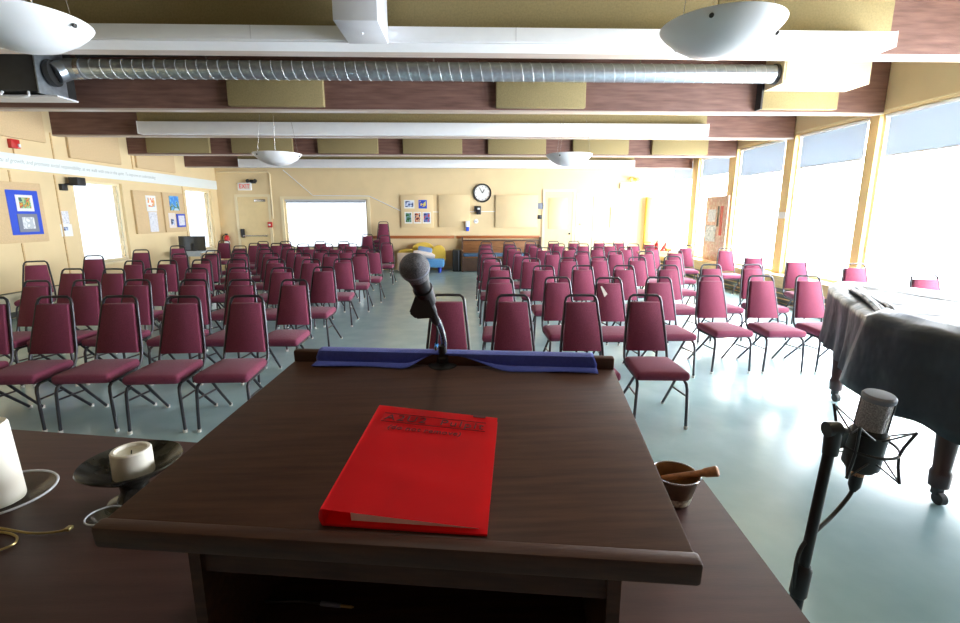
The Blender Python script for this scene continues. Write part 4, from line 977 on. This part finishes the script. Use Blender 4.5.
part('head_cap', lathe(BM(), [(r0*.98, L0*.92), (r0*1.02, L0*.94), (r0*1.02, L0*.975), (r0*.9, L0*1.0), (0, L0*1.01), ], 32, mtx=MC), 'grey', t)
for s in (0, math.pi): part('head_strut', bx(-.006, .006, r0*.90, r0*1.0, L0*.55, L0*.95, .001, MC @ Matrix.Rotation(s+.78, 4, 'Z')), 'black', t)
part('connector_base', lathe(BM(), [(0, -.018), (.014, -.018), (.014, 0), (0, 0)], 20, mtx=MC), 'mallet', t)
t = thing('shock_mount', 'black wire spider shock mount around the studio microphone', 'microphone mount', tuple(Bm+ax*.05))
part('inner_sleeve', lathe(BM(), [(r0+.001, .012), (r0+.006, .012), (r0+.006, L0*.50), (r0+.001, L0*.50)], 28, mtx=MC), 'black', t)
zr = L0*.34; R1 = .064
part('outer_ring', tube(BM(), [MC @ Vector((R1*math.cos(2*math.pi*k/36), R1*math.sin(2*math.pi*k/36), zr)) for k in range(36)], .0036, 8, True), 'black', t)
for k in range(4):
    w = math.radians(35+90*k); cw, sw = math.cos(w), math.sin(w)
    V = lambda r, z: MC @ Vector((r*cw, r*sw, z))
    part('arm', tube(BM(), [V(R1+.018, zr+.072), V(R1+.004, zr+.026), V(R1+.0, zr), V(R1+.004, zr-.026), V(R1+.015, zr-.066)], .0036, 8), 'black', t)
    for sgn in (-1, 1):
        w2 = w+sgn*.6; Q = lambda r, z: MC @ Vector((r*math.cos(w2), r*math.sin(w2), z))
        part('elastic_cord', tube(BM(), [V(R1+.018, zr+.071), Q(r0+.006, zr+.03)], .0022, 6), 'black', t)
        part('elastic_cord', tube(BM(), [V(R1+.015, zr-.065), Q(r0+.006, zr-.03)], .0022, 6), 'black', t)
part('mount_arm', tube(BM(), [J+rt*.012, J+rt*.03-Vector((0, 0, .004)), MC @ Vector((-R1, -.005, zr))], .008, 10), 'black', t)
cb = [MC @ Vector((0, 0, -.014)), MC @ Vector((0, 0, -.06)), atD(846, 500, 1.21), atD(832, 516, 1.20), atD(817, 530, 1.18), atD(803, 545, 1.165), atD(797, 560, 1.17), atD(794.5, 580, 1.18), atD(795, 598, 1.19), atD(797, 640, 1.2), atD(799, 720, 1.22)]
t = thing('microphone_cable', 'black cable curving from the studio microphone down its stand', 'cable', tuple(cb[3]))
part('wire', tube(BM(), smooth_path(cb, 6), .0048, 8), 'black', t); part('connector', tube(BM(), [MC @ Vector((0, 0, -.014)), MC @ Vector((0, 0, -.05)), MC @ Vector((0, 0, -.066))], [.014, .0135, .007], 16), 'blacksatin', t)

# ------------------------------------------------------------------ grand piano under its cover
t = thing('grand_piano', 'grand piano under a black quilted cover by the windows', 'piano', (3.0, 2.7, 0))
out = [(2.185, 2.46), (2.165, 2.0), (2.29, 1.55), (2.7, 1.28), (3.3, 1.35), (3.72, 1.75), (3.8, 2.2), (3.78, 2.75), (3.56, 3.35), (3.28, 3.88), (3.0, 3.86), (2.69, 3.42), (2.42, 2.93)]
def closed(P, n=10):
    N = len(P); o = []
    for i in range(N):
        a, b_, c, d = [Vector(P[(i+k-1) % N]) for k in range(4)]
        for k in range(n):
            s = k/n; o.append(.5*((2*b_)+(-a+c)*s+(2*a-5*b_+4*c-d)*s*s+(-a+3*b_-3*c+d)*s**3))
    return o
O = closed(out, 12); cen = Vector((3.05, 2.7)); N = len(O)
def ring(bm, scale, z, amp, seed, out_=0.):
    R = []
    for i, p in enumerate(O):
        q = cen+(p-cen)*scale
        nrm = (p-cen).normalized()
        w = noise.noise(Vector((p.x*2.2, p.y*2.2, z*1.5+seed)))*amp + .5*amp*math.sin(i*.9+noise.noise(Vector((p.x*3, p.y*3, 0)))*4)
        q = q+nrm*(w+out_)
        R.append(bm.verts.new((q.x, q.y, z+noise.noise(Vector((p.x*3, p.y*3, 5+seed)))*.012)))
    return R
b = BM()
levels = [(.02, .99, 1.035), (.5, 1.01, 0)]
rings = []
center = b.verts.new((cen.x, cen.y, 1.03))
for s in (.25, .5, .72, .88, .955): rings.append(ring(b, s, 1.025-.02*(s**6), .004, 1))
rings.append(ring(b, 1., .99, .004, 2)); rings.append(ring(b, 1., .955, .008, 3, .008))
for z, o2, am_ in ((.88, .008, .012), (.80, .010, .018), (.72, .012, .026), (.66, .015, .033), (.60, .018, .038)): rings.append(ring(b, 1., z, am_, 3, o2))
for i in range(N): b.faces.new((center, rings[0][i], rings[0][(i+1) % N]))
for A, B_ in zip(rings, rings[1:]):
    for i in range(N): b.faces.new((A[i], A[(i+1) % N], B_[(i+1) % N], B_[i]))
part('cover', b, 'cover', t, 1.6)
# the longer flap that hangs over the near side
b = BM(); idx = [i % N for i in range(-2, 34)]; cols = []
for m_, i in enumerate(idx):
    p = O[i]; nrm = (p-cen).normalized(); col = []
    for k in range(9):
        f = k/8; z = 1.0-.42*f
        sh = -.17*f*max(0, 1-m_/5)            # slanting free edge
        j = (p+(O[(i+1) % N]-p).normalized()*sh)
        q = j+nrm*(.022+.012*f+.012*f*math.sin(m_*.9))
        col.append(b.verts.new((q.x, q.y, z+.01*math.sin(m_*.7))))
    q = p-nrm*.12; col.insert(0, b.verts.new((q.x, q.y, 1.038)))
    cols.append(col)
for A, B_ in zip(cols, cols[1:]):
    for k in range(len(A)-1): b.faces.new((A[k], A[k+1], B_[k+1], B_[k]))
fl = part('cover_flap', b, 'cover', t, 1.6); sm = fl.modifiers.new('thickness', 'SOLIDIFY'); sm.thickness = .012; sm.offset = 1
# bunched fold at the corner
fp = [Vector((2.76, 3.36, 1.028)), Vector((2.52, 2.95, 1.03)), Vector((2.30, 2.58, 1.03)), Vector((2.20, 2.44, .99))]
for dx in (0, .04, .085):
    part('fold', tube(BM(), smooth_path([p+Vector((dx, dx*.3, .012*math.sin(k*2+dx*40))) for k, p in enumerate(fp)], 6), .017, 8), 'cover', t, 1.6)
part('case_underside', prism(BM(), [tuple(cen+(p-cen)*.94) for p in O[::3]], .60, .93), 'pianowood', t)
for (x, y, tx, ty) in ((3.12, 3.80, 3.12, 3.78), (2.57, 2.33, 2.57, 2.33), (3.45, 1.75, 3.45, 1.75)):
    b = BM(); tube(b, [(x, y, .64), (x, y, .5), (x, y, .20), (x, y, .185), (x, y, .17), (x, y, .10)], [.062, .058, .040, .048, .05, .046], 12)
    l = part('leg', b, 'pianowood', t); part('caster', tube(BM(), [(x-.016, y-.02, .034), (x+.016, y-.02, .034)], .034, 16), 'dark', l)
    part('caster_fork', bx(x-.022, x+.022, y-.02, y+.02, .05, .105, .005), 'dark', l)

# ------------------------------------------------------------------ daylight, plus an added fill
sl_ = bpy.data.lights.new('added_lectern_fill', 'SPOT'); sl_.energy = 18; sl_.spot_size = math.radians(38); sl_.spot_blend = .8; sl_.shadow_soft_size = .25; sl_.color = (1, .95, .88)  # unseen fill light added to brighten the lectern top, cloth and binder
so_ = bpy.data.objects.new('added_lectern_fill', sl_); so_.location = (-.1, 1.0, CEIL-.05); COL.objects.link(so_)
w = bpy.data.worlds.new('overcast_sky'); scene.world = w; w.use_nodes = True
bg = w.node_tree.nodes['Background']; bg.inputs[0].default_value = (.88, .945, 1, 1); bg.inputs[1].default_value = 10.0
vs = scene.view_settings; vs.view_transform = 'Standard'; vs.look = 'None'; vs.gamma = 1; vs.use_curve_mapping = False; vs.exposure = 1.95
scene.display_settings.display_device = 'sRGB'
cy = scene.cycles; cy.max_bounces = 10; cy.diffuse_bounces = 6; cy.glossy_bounces = 4; cy.transparent_max_bounces = 12; cy.sample_clamp_indirect = 12; cy.use_denoising = True
for o in bpy.data.objects:
    if o.type == 'MESH':
        for m_ in o.data.materials: pass
